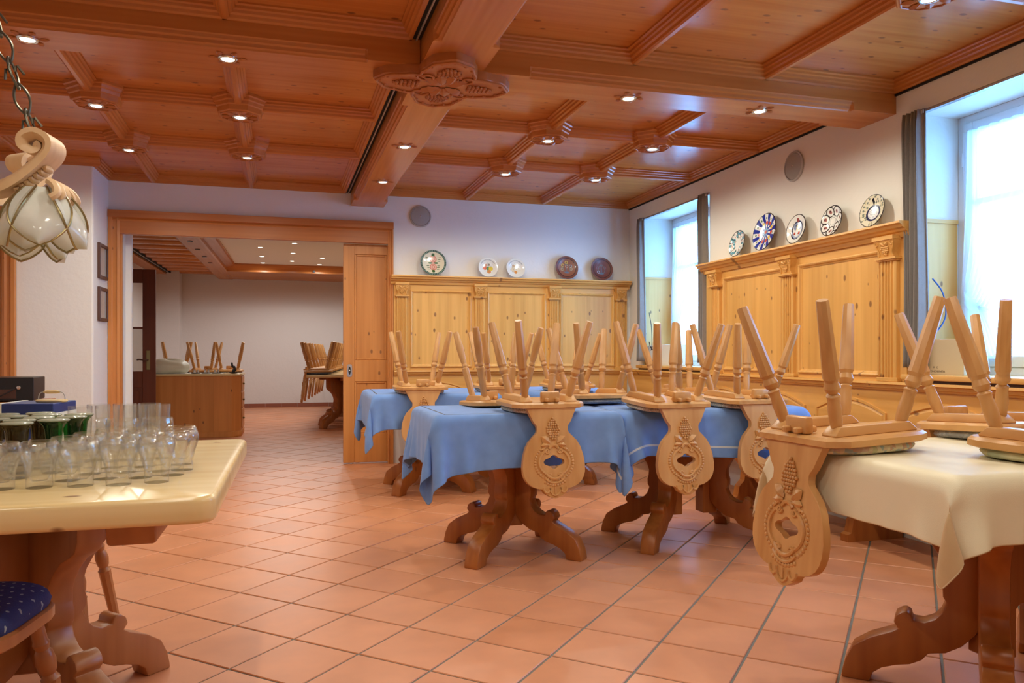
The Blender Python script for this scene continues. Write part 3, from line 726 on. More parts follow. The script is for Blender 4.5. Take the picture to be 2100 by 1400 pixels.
wainscot('trim_2', 'pine panelling with carved pilasters on the doorway wall', lambda u, d, z: (u, YB - d, z), 0.90, 3.305,
         [(0.909, 1.039), (1.672, 1.800), (2.439, 2.563), (3.165, 3.285)], [(1.057, 1.653), (1.814, 2.418), (2.571, 3.160)],
         [(1.06, 1.62), (1.78, 2.34), (2.48, 2.95)], 0.90, 3.305, 0, (0.03, 0.02))
wainscot('trim_3', 'pine panelling with carved pilasters between the windows', lambda u, d, z: (XR - d, u, z), 3.545, 5.735,
         [(3.582, 3.744), (4.519, 4.683), (5.477, 5.640)], [(3.745, 4.506), (4.684, 5.462)],
         [(5.17, 5.79), (4.435, 5.06), (3.70, 4.325), (2.965, 3.59), (2.23, 2.855), (1.50, 2.12), (0.76, 1.38)], YN, YB - 0.078, 1, (0.035, 0.035))
def bench(label, fn, u0, u1, step):
    b = thing('wall_bench', label, 'bench', (0, 0, 0), 0, 'wall benches')
    MB().prism([(0.032, 0.42), (0.032, 0.45), (0.425, 0.45), (0.435, 0.435), (0.425, 0.42)], lambda d, z, t: fn(t, d, z), u0, u1).build('seat', 'pine_table', b, smooth=25)
    MB().prism([(0.36, 0.34), (0.36, 0.42), (0.38, 0.42), (0.38, 0.34)], lambda d, z, t: fn(t, d, z), u0, u1).build('apron', 'pine_table', b, smooth=0)
    u = u0 + 0.25
    prof = [(0.03, 0.0), (0.03, 0.42), (0.37, 0.42), (0.36, 0.30), (0.31, 0.24), (0.32, 0.16), (0.36, 0.12), (0.375, 0.05), (0.40, 0.04), (0.40, 0.0)]
    while u < u1 - 0.1:
        MB().prism(prof, lambda d, z, t: fn(t, d, z), u - 0.03, u + 0.03).build('support', 'pine_table', b, smooth=25); u += step
bench('long pine wall bench under the windows', lambda u, d, z: (XR - d, u, z), -1.2, YB - 0.5, 1.14)
bench('short pine wall bench below the panelling with five plates', lambda u, d, z: (u, YB - d, z), 0.93, XR - 0.44, 0.95)

# ------------------------------------------------------------------ windows
def window(n, a, b):
    s = struct('window_%d' % n, 'white double casement window in a deep niche')
    # timber lining of the niche and the sill
    for y0, y1 in ((a, a + 0.014), (b - 0.014, b)):
        MB().box(XR + 0.02, 3.66, y0, y1, SILL, 1.79).build('lining', 'pine_wainscot', s, smooth=0)
        MB().box(XR + 0.02, 3.66, y0 - (0.0 if y0 == a else 0.008), y1 + (0.008 if y0 == a else 0), 1.79, 1.812).build('lining_cap', 'pine_wainscot_cross', s, smooth=0)
    MB().box(XR - 0.075, 3.66, a - 0.0, b, SILL - 0.028, SILL + 0.002).build('sill_board', 'pine_wainscot_run', s, bevel=0.006, seg=2)
    MB().box(XR - 0.045, XR, a, b, SILL - 0.06, SILL - 0.028).build('sill_apron', 'dark_frame', s, smooth=0)
    def fr(nm, y0, y1, z0, z1, wd, x0, x1, par, bars=()):
        m = MB(); m.box(x0, x1, y0, y0 + wd, z0, z1); m.box(x0, x1, y1 - wd, y1, z0, z1); m.box(x0, x1, y0 + wd, y1 - wd, z0, z0 + wd); m.box(x0, x1, y0 + wd, y1 - wd, z1 - wd, z1)
        for zb in bars: m.box(x0 + 0.008, x1 - 0.008, y0 + wd, y1 - wd, zb - 0.016, zb + 0.016)
        return m.build(nm, 'white_frame', par, bevel=0.003)
    fr('frame', a, b, SILL, WTOP, 0.045, 3.68, 3.76, s)
    mid = (a + b) / 2
    for y0, y1, hy in ((a + 0.045, mid, mid - 0.03), (mid, b - 0.045, None)):
        c = fr('casement', y0, y1, SILL + 0.045, WTOP - 0.045, 0.06, 3.67, 3.73, s, (1.90,))
        MB().box(3.697, 3.703, y0 + 0.06, y1 - 0.06, SILL + 0.105, 1.884).build('pane', 'glass_pane', c, smooth=0)
        MB().box(3.697, 3.703, y0 + 0.06, y1 - 0.06, 1.916, WTOP - 0.105).build('pane', 'glass_pane', c, smooth=0)
        for zz in (1.2, 2.15): MB().lathe([(0.007, -0.04), (0.007, 0.04)], 8, (3.667, (y0 + 0.0 if hy else y1), zz)).build('hinge', 'white_frame', c)
        if hy:
            h = MB().box(3.658, 3.67, hy - 0.014, hy + 0.014, 1.35, 1.42); h.tube([(3.664, hy, 1.385), (3.63, hy, 1.385), (3.625, hy, 1.37), (3.625, hy, 1.27)], 0.008, 8); h.build('handle', 'white_frame', c)
    MB().box(XR - 0.004, XR + 0.018, a + 0.01, b - 0.01, WTOP - 0.016, WTOP - 0.004).build('curtain_rail', 'rail_metal', s, smooth=0)
    MB().box(XR + 0.03, XR + 0.036, a + 0.01, b - 0.01, WTOP - 0.012, WTOP - 0.004).build('curtain_rail', 'rail_metal', s, smooth=0)
for i, (a, b) in enumerate(WIN): window(i + 1, a, b)

def grid_mesh(name, nu, nv, fn, thick=0.0):
    m = MB(); vs = [fn(i / nu, j / nv) for j in range(nv + 1) for i in range(nu + 1)]
    fs = [(j * (nu + 1) + i, j * (nu + 1) + i + 1, (j + 1) * (nu + 1) + i + 1, (j + 1) * (nu + 1) + i) for j in range(nv) for i in range(nu)]
    m.add(vs, fs); return m
def drape(y0, y1, z0, label, sgn=1, n=5, x=XR - 0.035):
    c = thing('curtain', label, 'curtain', (x, (y0 + y1) / 2, z0), 0, 'grey side curtains')
    def f(u, v):
        z = (WTOP - 0.006 - z0) * (1 - v)
        amp = 0.020 + 0.010 * v; ph = 2 * math.pi * n * u
        y = (y0 - y1) / 2 + (y1 - y0) * u * (0.92 + 0.08 * math.cos(3 * v)) + 0.006 * math.sin(5 * v + 9 * u)
        k = 1.0 if v > 0.05 else 0.55 + 9 * v
        return (amp * k * math.sin(ph + 0.6 * math.sin(2.2 * v)) + 0.008 * math.sin(2 * ph + 1), y, z)
    m = grid_mesh('panel', 16 * n, 26, f); o = m.build('panel', 'curtain_grey', c, smooth=80)
    so = o.modifiers.new('thickness', 'SOLIDIFY'); so.thickness = 0.003
    m = MB()
    for i in range(2 * n): m.tube([(0.004, (y0 - y1) / 2 + (y1 - y0) * (i + 0.5) / (2 * n), WTOP - 0.03 - z0), (0.004, (y0 - y1) / 2 + (y1 - y0) * (i + 0.5) / (2 * n), WTOP - z0 - 0.012)], 0.003, 5)
    m.build('hooks', 'white_frame', c)
drape(3.425, 3.56, 0.97, 'grey curtain gathered beside the panelling, near window', n=5)
drape(2.27, 2.40, 0.97, 'grey curtain at the near window, side away from the panelling', n=5)
drape(6.95, 7.045, 0.97, 'grey curtain by the room corner, far window', n=3)
drape(5.735, 5.84, 0.97, 'grey curtain ending behind the panelling, far window', n=4)
def sheer_curtain(yj, sgn, wtop, label):
    """yj: jamb; cloth runs from the jamb in direction sgn, tied back to the jamb"""
    c = thing('sheer_curtain', label, 'curtain', (3.645, yj, 1.02), 0, 'white sheer curtains')
    H = 2.30 - 1.02; tie = 0.70
    def wid(v):
        if v < tie: return wtop * (1 - 0.80 * (v / tie) ** 2.0)
        return wtop * (0.20 + 0.22 * ((v - tie) / (1 - tie)) ** 0.8)
    def f(u, v):
        w_ = wid(v); z = H * (1 - v) - (0.16 * u * (1 - abs(v - tie) / tie) if v < tie else 0.10 * u * (1 - (v - tie) / (1 - tie))) * (v > 0.02)
        g = 1 - w_ / wtop
        x = (0.010 + 0.012 * g) * math.sin(2 * math.pi * 9 * u + 2 * v) - 0.03 * math.sin(math.pi * min(v / tie, 1)) * u
        return (x, sgn * (0.015 + w_ * u), z)
    grid_mesh('veil', 90, 40, f).build('veil', 'sheer_white', c, smooth=80)
    def g_(u, v):
        p = f(1.0, v); k = 2 * math.pi * 34 * v
        return (p[0] + 0.012 * u * math.sin(k), p[1] + sgn * 0.035 * u, p[2] + 0.008 * u * math.sin(k + 1) - 0.01 * u)
    grid_mesh('ruffle', 2, 200, g_).build('ruffle', 'sheer_white', c, smooth=80)
    q = f(1.0, tie); m = MB()
    grid_mesh('tieback', 24, 3, lambda u, v: (0.02 - 0.05 * math.sin(math.pi * u) + 0.008 * math.sin(40 * u) * (v - 0.5), sgn * (0.0 + (abs(q[1]) + 0.03) * u), q[2] + 0.10 * (1 - u) + 0.04 - v * 0.07 - 0.03 * math.sin(math.pi * u))).build('tieback', 'sheer_white', c, smooth=80)
for (a, b), nm in zip(WIN, ('near window', 'far window')):
    sheer_curtain(b - 0.05, -1, 0.62 if nm[0] == 'n' else 0.50, 'white sheer curtain tied to the left jamb, ' + nm)
    sheer_curtain(a + 0.05, 1, 0.56 if nm[0] == 'n' else 0.46, 'white sheer curtain tied to the right jamb, ' + nm)

# cartons on the window sills
def text(body, size, mat, parent, M, ext=0.0004):
    cu = bpy.data.curves.new('text', 'FONT'); cu.body = body; cu.size = size; cu.extrude = ext; cu.align_x = 'CENTER'
    o = bpy.data.objects.new('lettering', cu); COL.objects.link(o)
    dg = bpy.context.evaluated_depsgraph_get(); me = bpy.data.meshes.new_from_object(o.evaluated_get(dg)); COL.objects.unlink(o); bpy.data.objects.remove(o)
    me.materials.clear(); me.materials.append(MATS[mat]); me.transform(M)
    return link('lettering', me, None, parent)
def carton(loc, sx, sy, sz, rz, label, mat='card_tan'):
    c = thing('cardboard_box', label, 'box', loc, rz, 'cartons on the window sills')
    MB().box(-sx / 2, sx / 2, -sy / 2, sy / 2, 0, sz).build('carton', mat, c, bevel=0.002)
    MB().box(-sx / 2, sx / 2, -0.002, 0.002, sz, sz + 0.0015).build('flap_seam', 'card_white', c, smooth=0)
    return c
c1 = carton((3.455, 3.40, SILL + 0.002), 0.17, 0.26, 0.195, R(16), 'tan carton with printed faces on the near window sill')
FX = Matrix.Translation((-0.0855, 0.02, 0.014)) @ Matrix.Rotation(R(-90), 4, 'Z') @ Matrix.Rotation(R(90), 4, 'X')
text('ECONOLINEA', 0.016, 'ink_dark', c1, FX)
text('R  C', 0.014, 'ink_dark', c1, Matrix.Translation((-0.0855, 0.02, 0.036)) @ Matrix.Rotation(R(-90), 4, 'Z') @ Matrix.Rotation(R(90), 4, 'X'))
MB().box(-0.087, 0.086, 0.131, 0.1325, 0.0, 0.195).build('white_face', 'card_white', c1, smooth=0)
MB().box(-0.0868, -0.0858, 0.085, 0.131, 0.0, 0.195).build('white_face', 'card_white', c1, smooth=0)
m = MB()
gl = [(0.120, 0.15), (0.118, 0.12), (0.108, 0.10), (0.108, 0.075), (0.120, 0.06)]
m.tube([(-0.0872, y, z) for y, z in gl], 0.0016, 4); m.tube([(-0.0872, 0.216 - y, z) for y, z in gl], 0.0016, 4); m.tube([(-0.0872, 0.096, 0.15), (-0.0872, 0.12, 0.15)], 0.0016, 4)
m.tube([(-0.0872, 0.090, 0.055), (-0.0872, 0.122, 0.055), (-0.0872, 0.116, 0.03), (-0.0872, 0.098, 0.03)], 0.0016, 4, closed=True)
m.build('printed_glass', 'ink_red', c1)
c2 = carton((3.50, 6.66, SILL + 0.002), 0.18, 0.24, 0.20, 0.1, 'white carton on the far window sill beside the sheer curtain', 'card_white')
c3 = carton((3.47, 6.93, SILL + 0.002), 0.16, 0.15, 0.19, 0.0, 'small pale carton with blue patch in the far window corner', 'card_white')
MB().box(-0.0815, -0.08, -0.07, 0.07, 0.005, 0.05).build('blue_label', 'blue_print', c3, smooth=0)
def cable(pts, label, mat='black_plastic'):
    o = MB().tube(spline(pts, 5), 0.004, 6).build('cable', mat); tag(o, label, 'cable'); return o
cable([(3.36, 6.90, 1.45), (3.37, 6.87, 1.30), (3.38, 6.88, 1.14), (3.39, 6.92, 1.08), (3.40, 6.95, 1.10), (3.38, 6.94, 1.16), (3.37, 6.88, 1.10), (3.37, 6.80, 1.07)], 'thin dark cable hanging by the far window corner')
cable([(3.37, 5.76, 1.55), (3.36, 5.79, 1.40), (3.37, 5.80, 1.25), (3.38, 5.77, 1.16), (3.39, 5.78, 1.10)], 'thin dark cable hanging by the panelling edge, far window')
cable([(3.37, 3.42, 1.46), (3.42, 3.40, 1.38), (3.44, 3.40, 1.26), (3.41, 3.42, 1.18), (3.37, 3.44, 1.15)], 'thin blue loop in place of a curtain piece over the tan carton', 'blue_print')  # blue arc stands in for a blue curtain piece, no cable here

# ------------------------------------------------------------------ decorated plates
def plate_mat(name, R0, base, builder):
    t = NT(name); tc = t.n('ShaderNodeTexCoord'); vm = t.n('ShaderNodeVectorMath', operation='SCALE'); t.link(tc.outputs['Object'], vm.inputs[0]); vm.inputs['Scale'].default_value = 1.0 / R0
    sp = t.n('ShaderNodeSeparateXYZ'); t.link(vm.outputs[0], sp.inputs[0]); x, y = sp.outputs[0], sp.outputs[1]
    r = t.math('SQRT', t.math('ADD', t.math('MULTIPLY', x, x), t.math('MULTIPLY', y, y))); a = t.math('ARCTAN2', y, x)
    class K: pass
    k = K(); k.t, k.x, k.y, k.r, k.a, k.vec = t, x, y, r, a, vm.outputs[0]; k.col = base
    def disc(cx_, cy_, rad, sx=1.0, sy=1.0):
        dx = t.math('MULTIPLY', t.math('SUBTRACT', x, cx_), 1 / sx); dy = t.math('MULTIPLY', t.math('SUBTRACT', y, cy_), 1 / sy)
        return t.math('SQRT', t.math('ADD', t.math('MULTIPLY', dx, dx), t.math('MULTIPLY', dy, dy))), rad
    k.dot = lambda cx_, cy_, rad, sx=1.0, sy=1.0: t.math('LESS_THAN', *disc(cx_, cy_, rad, sx, sy))
    k.ringat = lambda cx_, cy_, rad, w_, sx=1.0, sy=1.0: t.math('LESS_THAN', t.math('ABSOLUTE', t.math('SUBTRACT', *disc(cx_, cy_, rad, sx, sy))), w_)
    def paint(mask, c): k.col = t.mix(mask, k.col, c)
    k.paint = paint; k.gt = lambda u, v: t.math('GREATER_THAN', u, v); k.lt = lambda u, v: t.math('LESS_THAN', u, v); k.mul = lambda u, v: t.math('MULTIPLY', u, v)
    k.sin = lambda n, ph=0.0: t.math('SINE', t.math('ADD', t.math('MULTIPLY', a, n), ph))
    def vor(scale, lo, c):
        vo = t.n('ShaderNodeTexVoronoi', voronoi_dimensions='2D'); t.link(vm.outputs[0], vo.inputs['Vector']); vo.inputs['Scale'].default_value = scale
        sc = t.n('ShaderNodeSeparateColor'); t.link(vo.outputs['Color'], sc.inputs[0]); return k.mul(k.lt(vo.outputs['Distance'], lo), k.gt(sc.outputs[0], c))
    k.vor = vor
    builder(k)
    MATS[name] = t.done(t.bsdf(k.col, 0.15 if 'brown' not in name else 0.4, Coat_Weight=0.3))
GREEN, PINK, DBLUE, RED, BLACK, YEL, TURQ = (0.05, 0.13, 0.04), (0.70, 0.22, 0.16), (0.01, 0.03, 0.30), (0.50, 0.05, 0.03), (0.01, 0.012, 0.02), (0.75, 0.50, 0.08), (0.12, 0.36, 0.46)
def p_rose(k):
    k.paint(k.gt(k.r, 0.84), (0.20, 0.30, 0.24)); k.paint(k.mul(k.gt(k.r, 0.86), k.gt(k.sin(46), 0.3)), (0.03, 0.06, 0.06))
    for cyy in (0.30, -0.32):
        for rr, c in ((0.27, PINK), (0.20, (0.80, 0.50, 0.38)), (0.13, PINK), (0.07, (0.84, 0.6, 0.45))): k.paint(k.dot(0, cyy, rr), c)
    for sx in (-1, 1):
        k.paint(k.dot(0.22 * sx, 0.0, 0.5, 0.34, 0.14), GREEN)
        for j, yy in enumerate((0.42, 0.28, 0.14, -0.22, -0.36, -0.50)): k.paint(k.dot(0.50 * sx - 0.03 * j * sx, yy, 0.5, 0.24, 0.05), GREEN)
    k.paint(k.dot(0, 0.62, 0.12), GREEN); k.paint(k.dot(0, -0.66, 0.12), GREEN)
def p_fig(cols):
    def f(k):
        k.paint(k.mul(k.lt(k.t.math('ABSOLUTE', k.t.math('SUBTRACT', k.r, 0.78)), 0.05), k.mul(k.gt(k.sin(60), 0.1), k.gt(k.y, 0.35))), (0.22, 0.24, 0.27))
        for cx_, cy_, rr, c in cols: k.paint(k.dot(cx_, cy_, rr), c)
        k.paint(k.mul(k.vor(6.0, 0.16, 0.55), k.lt(k.r, 0.62)), (0.30, 0.25, 0.16))
    return f
def p_brown(cols):
    def f(k):
        k.paint(k.gt(k.r, 0.76), (0.20, 0.055, 0.03)); k.paint(k.lt(k.t.math('ABSOLUTE', k.t.math('SUBTRACT', k.r, 0.80)), 0.03), (0.05, 0.012, 0.01))
        for cx_, cy_, c in cols: k.paint(k.ringat(cx_, cy_, 0.11, 0.025), c)
        k.paint(k.dot(0, -0.40, 0.5, 0.40, 0.16), (0.10, 0.14, 0.22)); k.paint(k.mul(k.lt(k.t.math('ABSOLUTE', k.x), 0.02), k.mul(k.gt(k.y, -0.35), k.lt(k.y, 0.3))), (0.14, 0.2, 0.22))
        k.paint(k.ringat(0, -0.05, 0.5, 0.03, 0.6, 0.75), (0.16, 0.19, 0.16))
    return f
def p_turq(k):
    k.paint(k.mul(k.vor(3.2, 0.36, 0.25), k.gt(k.r, 0.34)), TURQ); k.paint(k.mul(k.vor(5.0, 0.16, 0.5), k.gt(k.r, 0.36)), RED); k.paint(k.mul(k.vor(3.7, 0.17, 0.2), k.gt(k.r, 0.40)), (0.03, 0.10, 0.05))
    k.paint(k.mul(k.lt(k.t.math('ABSOLUTE', k.t.math('ADD', k.sin(5), k.t.math('MULTIPLY', k.r, -0.6))), 0.14), k.gt(k.r, 0.4)), BLACK); k.paint(k.gt(k.r, 0.94), BLACK)
def p_blue(k):
    k.paint(k.mul(k.gt(k.sin(11), 0.05), k.gt(k.r, 0.22)), DBLUE)
    import math as _m
    for i in range(11):
        an = (2 * i + 1.5) * _m.pi / 11; c, s = _m.cos(an), _m.sin(an)
        k.paint(k.dot(0.50 * c, 0.50 * s, 0.10), RED if i % 3 else YEL); k.paint(k.dot(0.74 * c, 0.74 * s, 0.055), (0.10, 0.2, 0.1))
    k.paint(k.lt(k.r, 0.24), (0.25, 0.45, 0.66)); k.paint(k.mul(k.gt(k.sin(8), 0.2), k.lt(k.r, 0.30)), DBLUE); k.paint(k.lt(k.r, 0.10), RED); k.paint(k.gt(k.r, 0.95), BLACK)
def p_bird(k):
    k.paint(k.dot(0.0, -0.05, 0.62, 0.9, 1.0), (0.40, 0.46, 0.60)); k.paint(k.dot(0.0, -0.02, 0.46, 0.9, 1.0), (0.80, 0.80, 0.78))
    for sx in (-1, 1): k.paint(k.dot(0.20 * sx, 0.24, 0.24, 0.7, 1.2), (0.20, 0.27, 0.45)); k.paint(k.dot(0.17 * sx, 0.28, 0.07), BLACK); k.paint(k.dot(0.22 * sx, -0.26, 0.10), RED)
    k.paint(k.ringat(0, -0.05, 0.60, 0.045, 0.9, 1.0), (0.02, 0.03, 0.08)); k.paint(k.dot(0, 0.10, 0.14, 0.8, 1.3), YEL); k.paint(k.dot(0, 0.62, 0.13), (0.30, 0.06, 0.06)); k.paint(k.mul(k.vor(7.0, 0.18, 0.6), k.lt(k.r, 0.66)), BLACK)
    k.paint(k.gt(k.r, 0.94), BLACK)
def p_loops(k):
    import math as _m
    for i in range(7):
        an = 2 * _m.pi * i / 7 + 0.2; c, s = _m.cos(an), _m.sin(an)
        k.paint(k.ringat(0.66 * c, 0.66 * s, 0.30, 0.035), BLACK); k.paint(k.dot(0.66 * c, 0.66 * s, 0.11), (0.42, 0.16, 0.14)); k.paint(k.dot(0.70 * c, 0.70 * s, 0.05), BLACK)
        k.paint(k.dot(0.44 * _m.cos(an + 0.45), 0.44 * _m.sin(an + 0.45), 0.05), BLACK)
    k.paint(k.lt(k.t.math('ABSOLUTE', k.t.math('SUBTRACT', k.r, 0.26)), 0.02), (0.4, 0.4, 0.38)); k.paint(k.gt(k.r, 0.94), BLACK)
def p_crest(k):
    k.paint(k.mul(k.vor(4.6, 0.30, 0.35), k.gt(k.r, 0.30)), (0.22, 0.25, 0.20)); k.paint(k.mul(k.vor(5.3, 0.20, 0.5), k.gt(k.r, 0.3)), (0.62, 0.56, 0.30))
    k.paint(k.dot(0.0, -0.10, 0.44, 1.15, 1.0), (0.80, 0.80, 0.80)); k.paint(k.ringat(0, -0.10, 0.44, 0.06, 1.15, 1.0), (0.03, 0.04, 0.10)); k.paint(k.mul(k.vor(11.0, 0.25, 0.4), k.dot(0, -0.10, 0.38)), (0.16, 0.20, 0.34))
    k.paint(k.mul(k.gt(k.sin(12), 0.0), k.dot(0.0, 0.60, 0.2)), BLACK); k.paint(k.gt(k.r, 0.95), BLACK)
CREAM, WHT, BRN = (0.80, 0.74, 0.56), (0.84, 0.82, 0.76), (0.30, 0.10, 0.05)
PL = [(0.126, 'rose', CREAM, p_rose, (1.274, None), 'cream plate with green rim and two pink roses'),
      (0.098, 'figure', WHT, p_fig([(-0.15, 0.25, 0.14, (0.6, 0.3, 0.2)), (-0.30, -0.05, 0.20, (0.75, 0.16, 0.08)), (0.05, -0.1, 0.22, (0.10, 0.30, 0.14)), (0.30, -0.1, 0.22, (0.80, 0.60, 0.08)), (0.12, 0.3, 0.12, (0.3, 0.25, 0.2)), (0.1, -0.42, 0.2, (0.7, 0.3, 0.1))]), (1.817, None), 'small white plate with red, green and yellow figures'),
      (0.098, 'figure_pale', WHT, p_fig([(-0.2, 0.25, 0.15, (0.62, 0.40, 0.24)), (-0.2, -0.12, 0.26, (0.78, 0.62, 0.40)), (0.2, -0.15, 0.26, (0.82, 0.72, 0.55)), (0.06, 0.1, 0.16, (0.32, 0.32, 0.34)), (0.0, -0.4, 0.16, (0.72, 0.30, 0.08))]), (2.099, None), 'small white plate with pale orange and grey figures'),
      (0.120, 'brown_vase', BRN, p_brown([(0.0, 0.46, YEL), (-0.34, 0.22, YEL), (0.02, 0.12, (0.7, 0.4, 0.25)), (-0.40, -0.12, (0.5, 0.4, 0.2)), (0.36, 0.15, (0.3, 0.4, 0.4)), (0.40, -0.08, (0.5, 0.4, 0.25))]), (2.634, None), 'brown plate with yellow flowers in a blue vase'),
      (0.119, 'brown_dark', (0.20, 0.06, 0.045), p_brown([(0.0, 0.35, (0.30, 0.14, 0.12)), (-0.34, 0.1, (0.26, 0.12, 0.12)), (0.3, 0.1, (0.3, 0.12, 0.12)), (-0.3, -0.28, (0.5, 0.5, 0.5))]), (3.013, None), 'dark brown plate with faint flower basket, next to room corner'),
      (0.105, 'turquoise', WHT, p_turq, (None, 5.225), 'small white plate with turquoise flowers, nearest the far window'),
      (0.140, 'blue_star', (0.80, 0.80, 0.78), p_blue, (None, 4.858), 'large plate with cobalt blue rays and red flowers'),
      (0.104, 'bird', WHT, p_bird, (None, 4.501), 'white plate with grey-blue double bird emblem'),
      (0.101, 'loops', WHT, p_loops, (None, 4.143), 'white plate with black petal loops around an empty centre'),
      (0.100, 'crest', CREAM, p_crest, (None, 3.785), 'cream plate with dark crest, nearest the grey curtain')]
for rad, nm, base, fnb, (px_, py_), lab in PL:
    plate_mat('plate_' + nm, rad, base, fnb)
    prof = [(0.001, 0.0), (rad * 0.55, 0.0), (rad * 0.60, 0.003), (rad * 0.72, 0.010), (rad * 0.99, 0.017), (rad, 0.019), (rad * 0.985, 0.021), (rad * 0.72, 0.015), (rad * 0.60, 0.0075), (rad * 0.5, 0.0055), (0.001, 0.005)]
    o = MB().lathe(prof, 40).build('wall_plate', 'plate_' + nm, smooth=50); tag(o, lab, 'plate', 'plates standing on the panelling')
    tilt = R(11); zc = 1.791 + rad * math.cos(tilt) + 0.001
    if py_ is None: o.rotation_euler = (R(90) - tilt, 0, 0); o.location = (px_, YB - 0.020 - 2 * rad * math.sin(tilt) * 0.5 - 0.006, zc)
    else: o.rotation_euler = (R(90) - tilt, 0, R(-90)); o.location = (XR - 0.020 - rad * math.sin(tilt) - 0.006, py_, zc)

# ------------------------------------------------------------------ tables with scrolled legs
LEG_OUT = [(0.388, 0.0), (0.386, 0.02), (0.376, 0.06), (0.354, 0.105), (0.305, 0.14), (0.24, 0.17), (0.222, 0.182), (0.236, 0.200), (0.228, 0.222), (0.212, 0.234), (0.199, 0.238), (0.186, 0.230), (0.182, 0.212), (0.150, 0.212), (0.122, 0.226),
           (0.103, 0.248), (0.090, 0.282), (0.100, 0.298), (0.101, 0.327), (0.095, 0.346), (0.092, 0.38), (0.102, 0.41), (0.128, 0.45), (0.162, 0.484), (0.20, 0.503), (0.225, 0.52), (0.236, 0.55), (0.240, 0.70)]
LEG_IN = [(0.0, 0.70), (0.0, 0.22), (0.015, 0.194), (0.05, 0.155), (0.093, 0.128), (0.14, 0.118), (0.157, 0.095), (0.19, 0.076), (0.23, 0.066), (0.27, 0.05), (0.295, 0.03), (0.305, 0.0)]
def scroll_leg(parent, c, ang, mat, top=0.70, th=0.078, reach=1.0):
    ca, sa = math.cos(ang), math.sin(ang); poly = [(r * reach, z) for r, z in LEG_OUT + LEG_IN]
    m = fill_poly(poly, [], th, lambda u, v, w_: (c[0] + u * ca - (w_ - th / 2) * sa, c[1] + u * sa + (w_ - th / 2) * ca, v * top / 0.70))
    return m.build('leg', mat, parent, bevel=0.006, seg=2, smooth=40)
def table(label, cat, cxy, hx, hy, topz, posts, mat='pine_table', topmat='pine_top', th=0.04, rot=0.0, name='pedestal_table', group=None, corner=0.03, topname='top'):
    t = thing(name, label, cat, (cxy[0], cxy[1], 0), rot, group)
    out = []
    for sx, sy in ((1, 1), (-1, 1), (-1, -1), (1, -1)):
        a0 = {(1, 1): 0, (-1, 1): 90, (-1, -1): 180, (1, -1): 270}[(sx, sy)]
        for k in range(5): a = R(a0 + 22.5 * k); out.append((sx * (hx - corner) + corner * math.cos(a), sy * (hy - corner) + corner * math.sin(a)))
    MB().loft([[(x, y, topz - th) for x, y in out], [(x, y, topz) for x, y in out]]).build(topname, topmat, t, bevel=min(0.012, th * 0.3), seg=3, smooth=45)
    und = topz - th
    for px_, py_, legs in posts:
        MB().box(px_ - 0.045, px_ + 0.045, py_ - 0.045, py_ + 0.045, 0.14, und).build('post', mat, t, bevel=0.004)
        for a in legs: scroll_leg(t, (px_ + 0.03 * math.cos(R(a)), py_ + 0.03 * math.sin(R(a))), R(a), mat, und)
    if len(posts) == 2:
        xa, xb = posts[0][0], posts[1][0]
        if xa > xb: xa, xb = xb, xa
        n = 24; poly = [(xa, 0.52), (xb, 0.52)] + [(xb - (xb - xa) * i / n, 0.26 + 0.03 * abs(math.sin(3 * math.pi * i / n)) + (0.02 if i in (0, n) else 0)) for i in range(n + 1)]
        fill_poly(poly, [], 0.03, lambda u, v, w_: (u, w_ - 0.015, v)).build('stretcher', mat, t, smooth=30)
    MB().box(-hx * 0.62, hx * 0.62, -0.035, 0.035, und - 0.04, und).build('cleat', mat, t, bevel=0.006)
    MB().box(-0.035, 0.035, -hy * 0.72, hy * 0.72, und - 0.05, und - 0.001).build('cleat', mat, t, bevel=0.006)
    return t

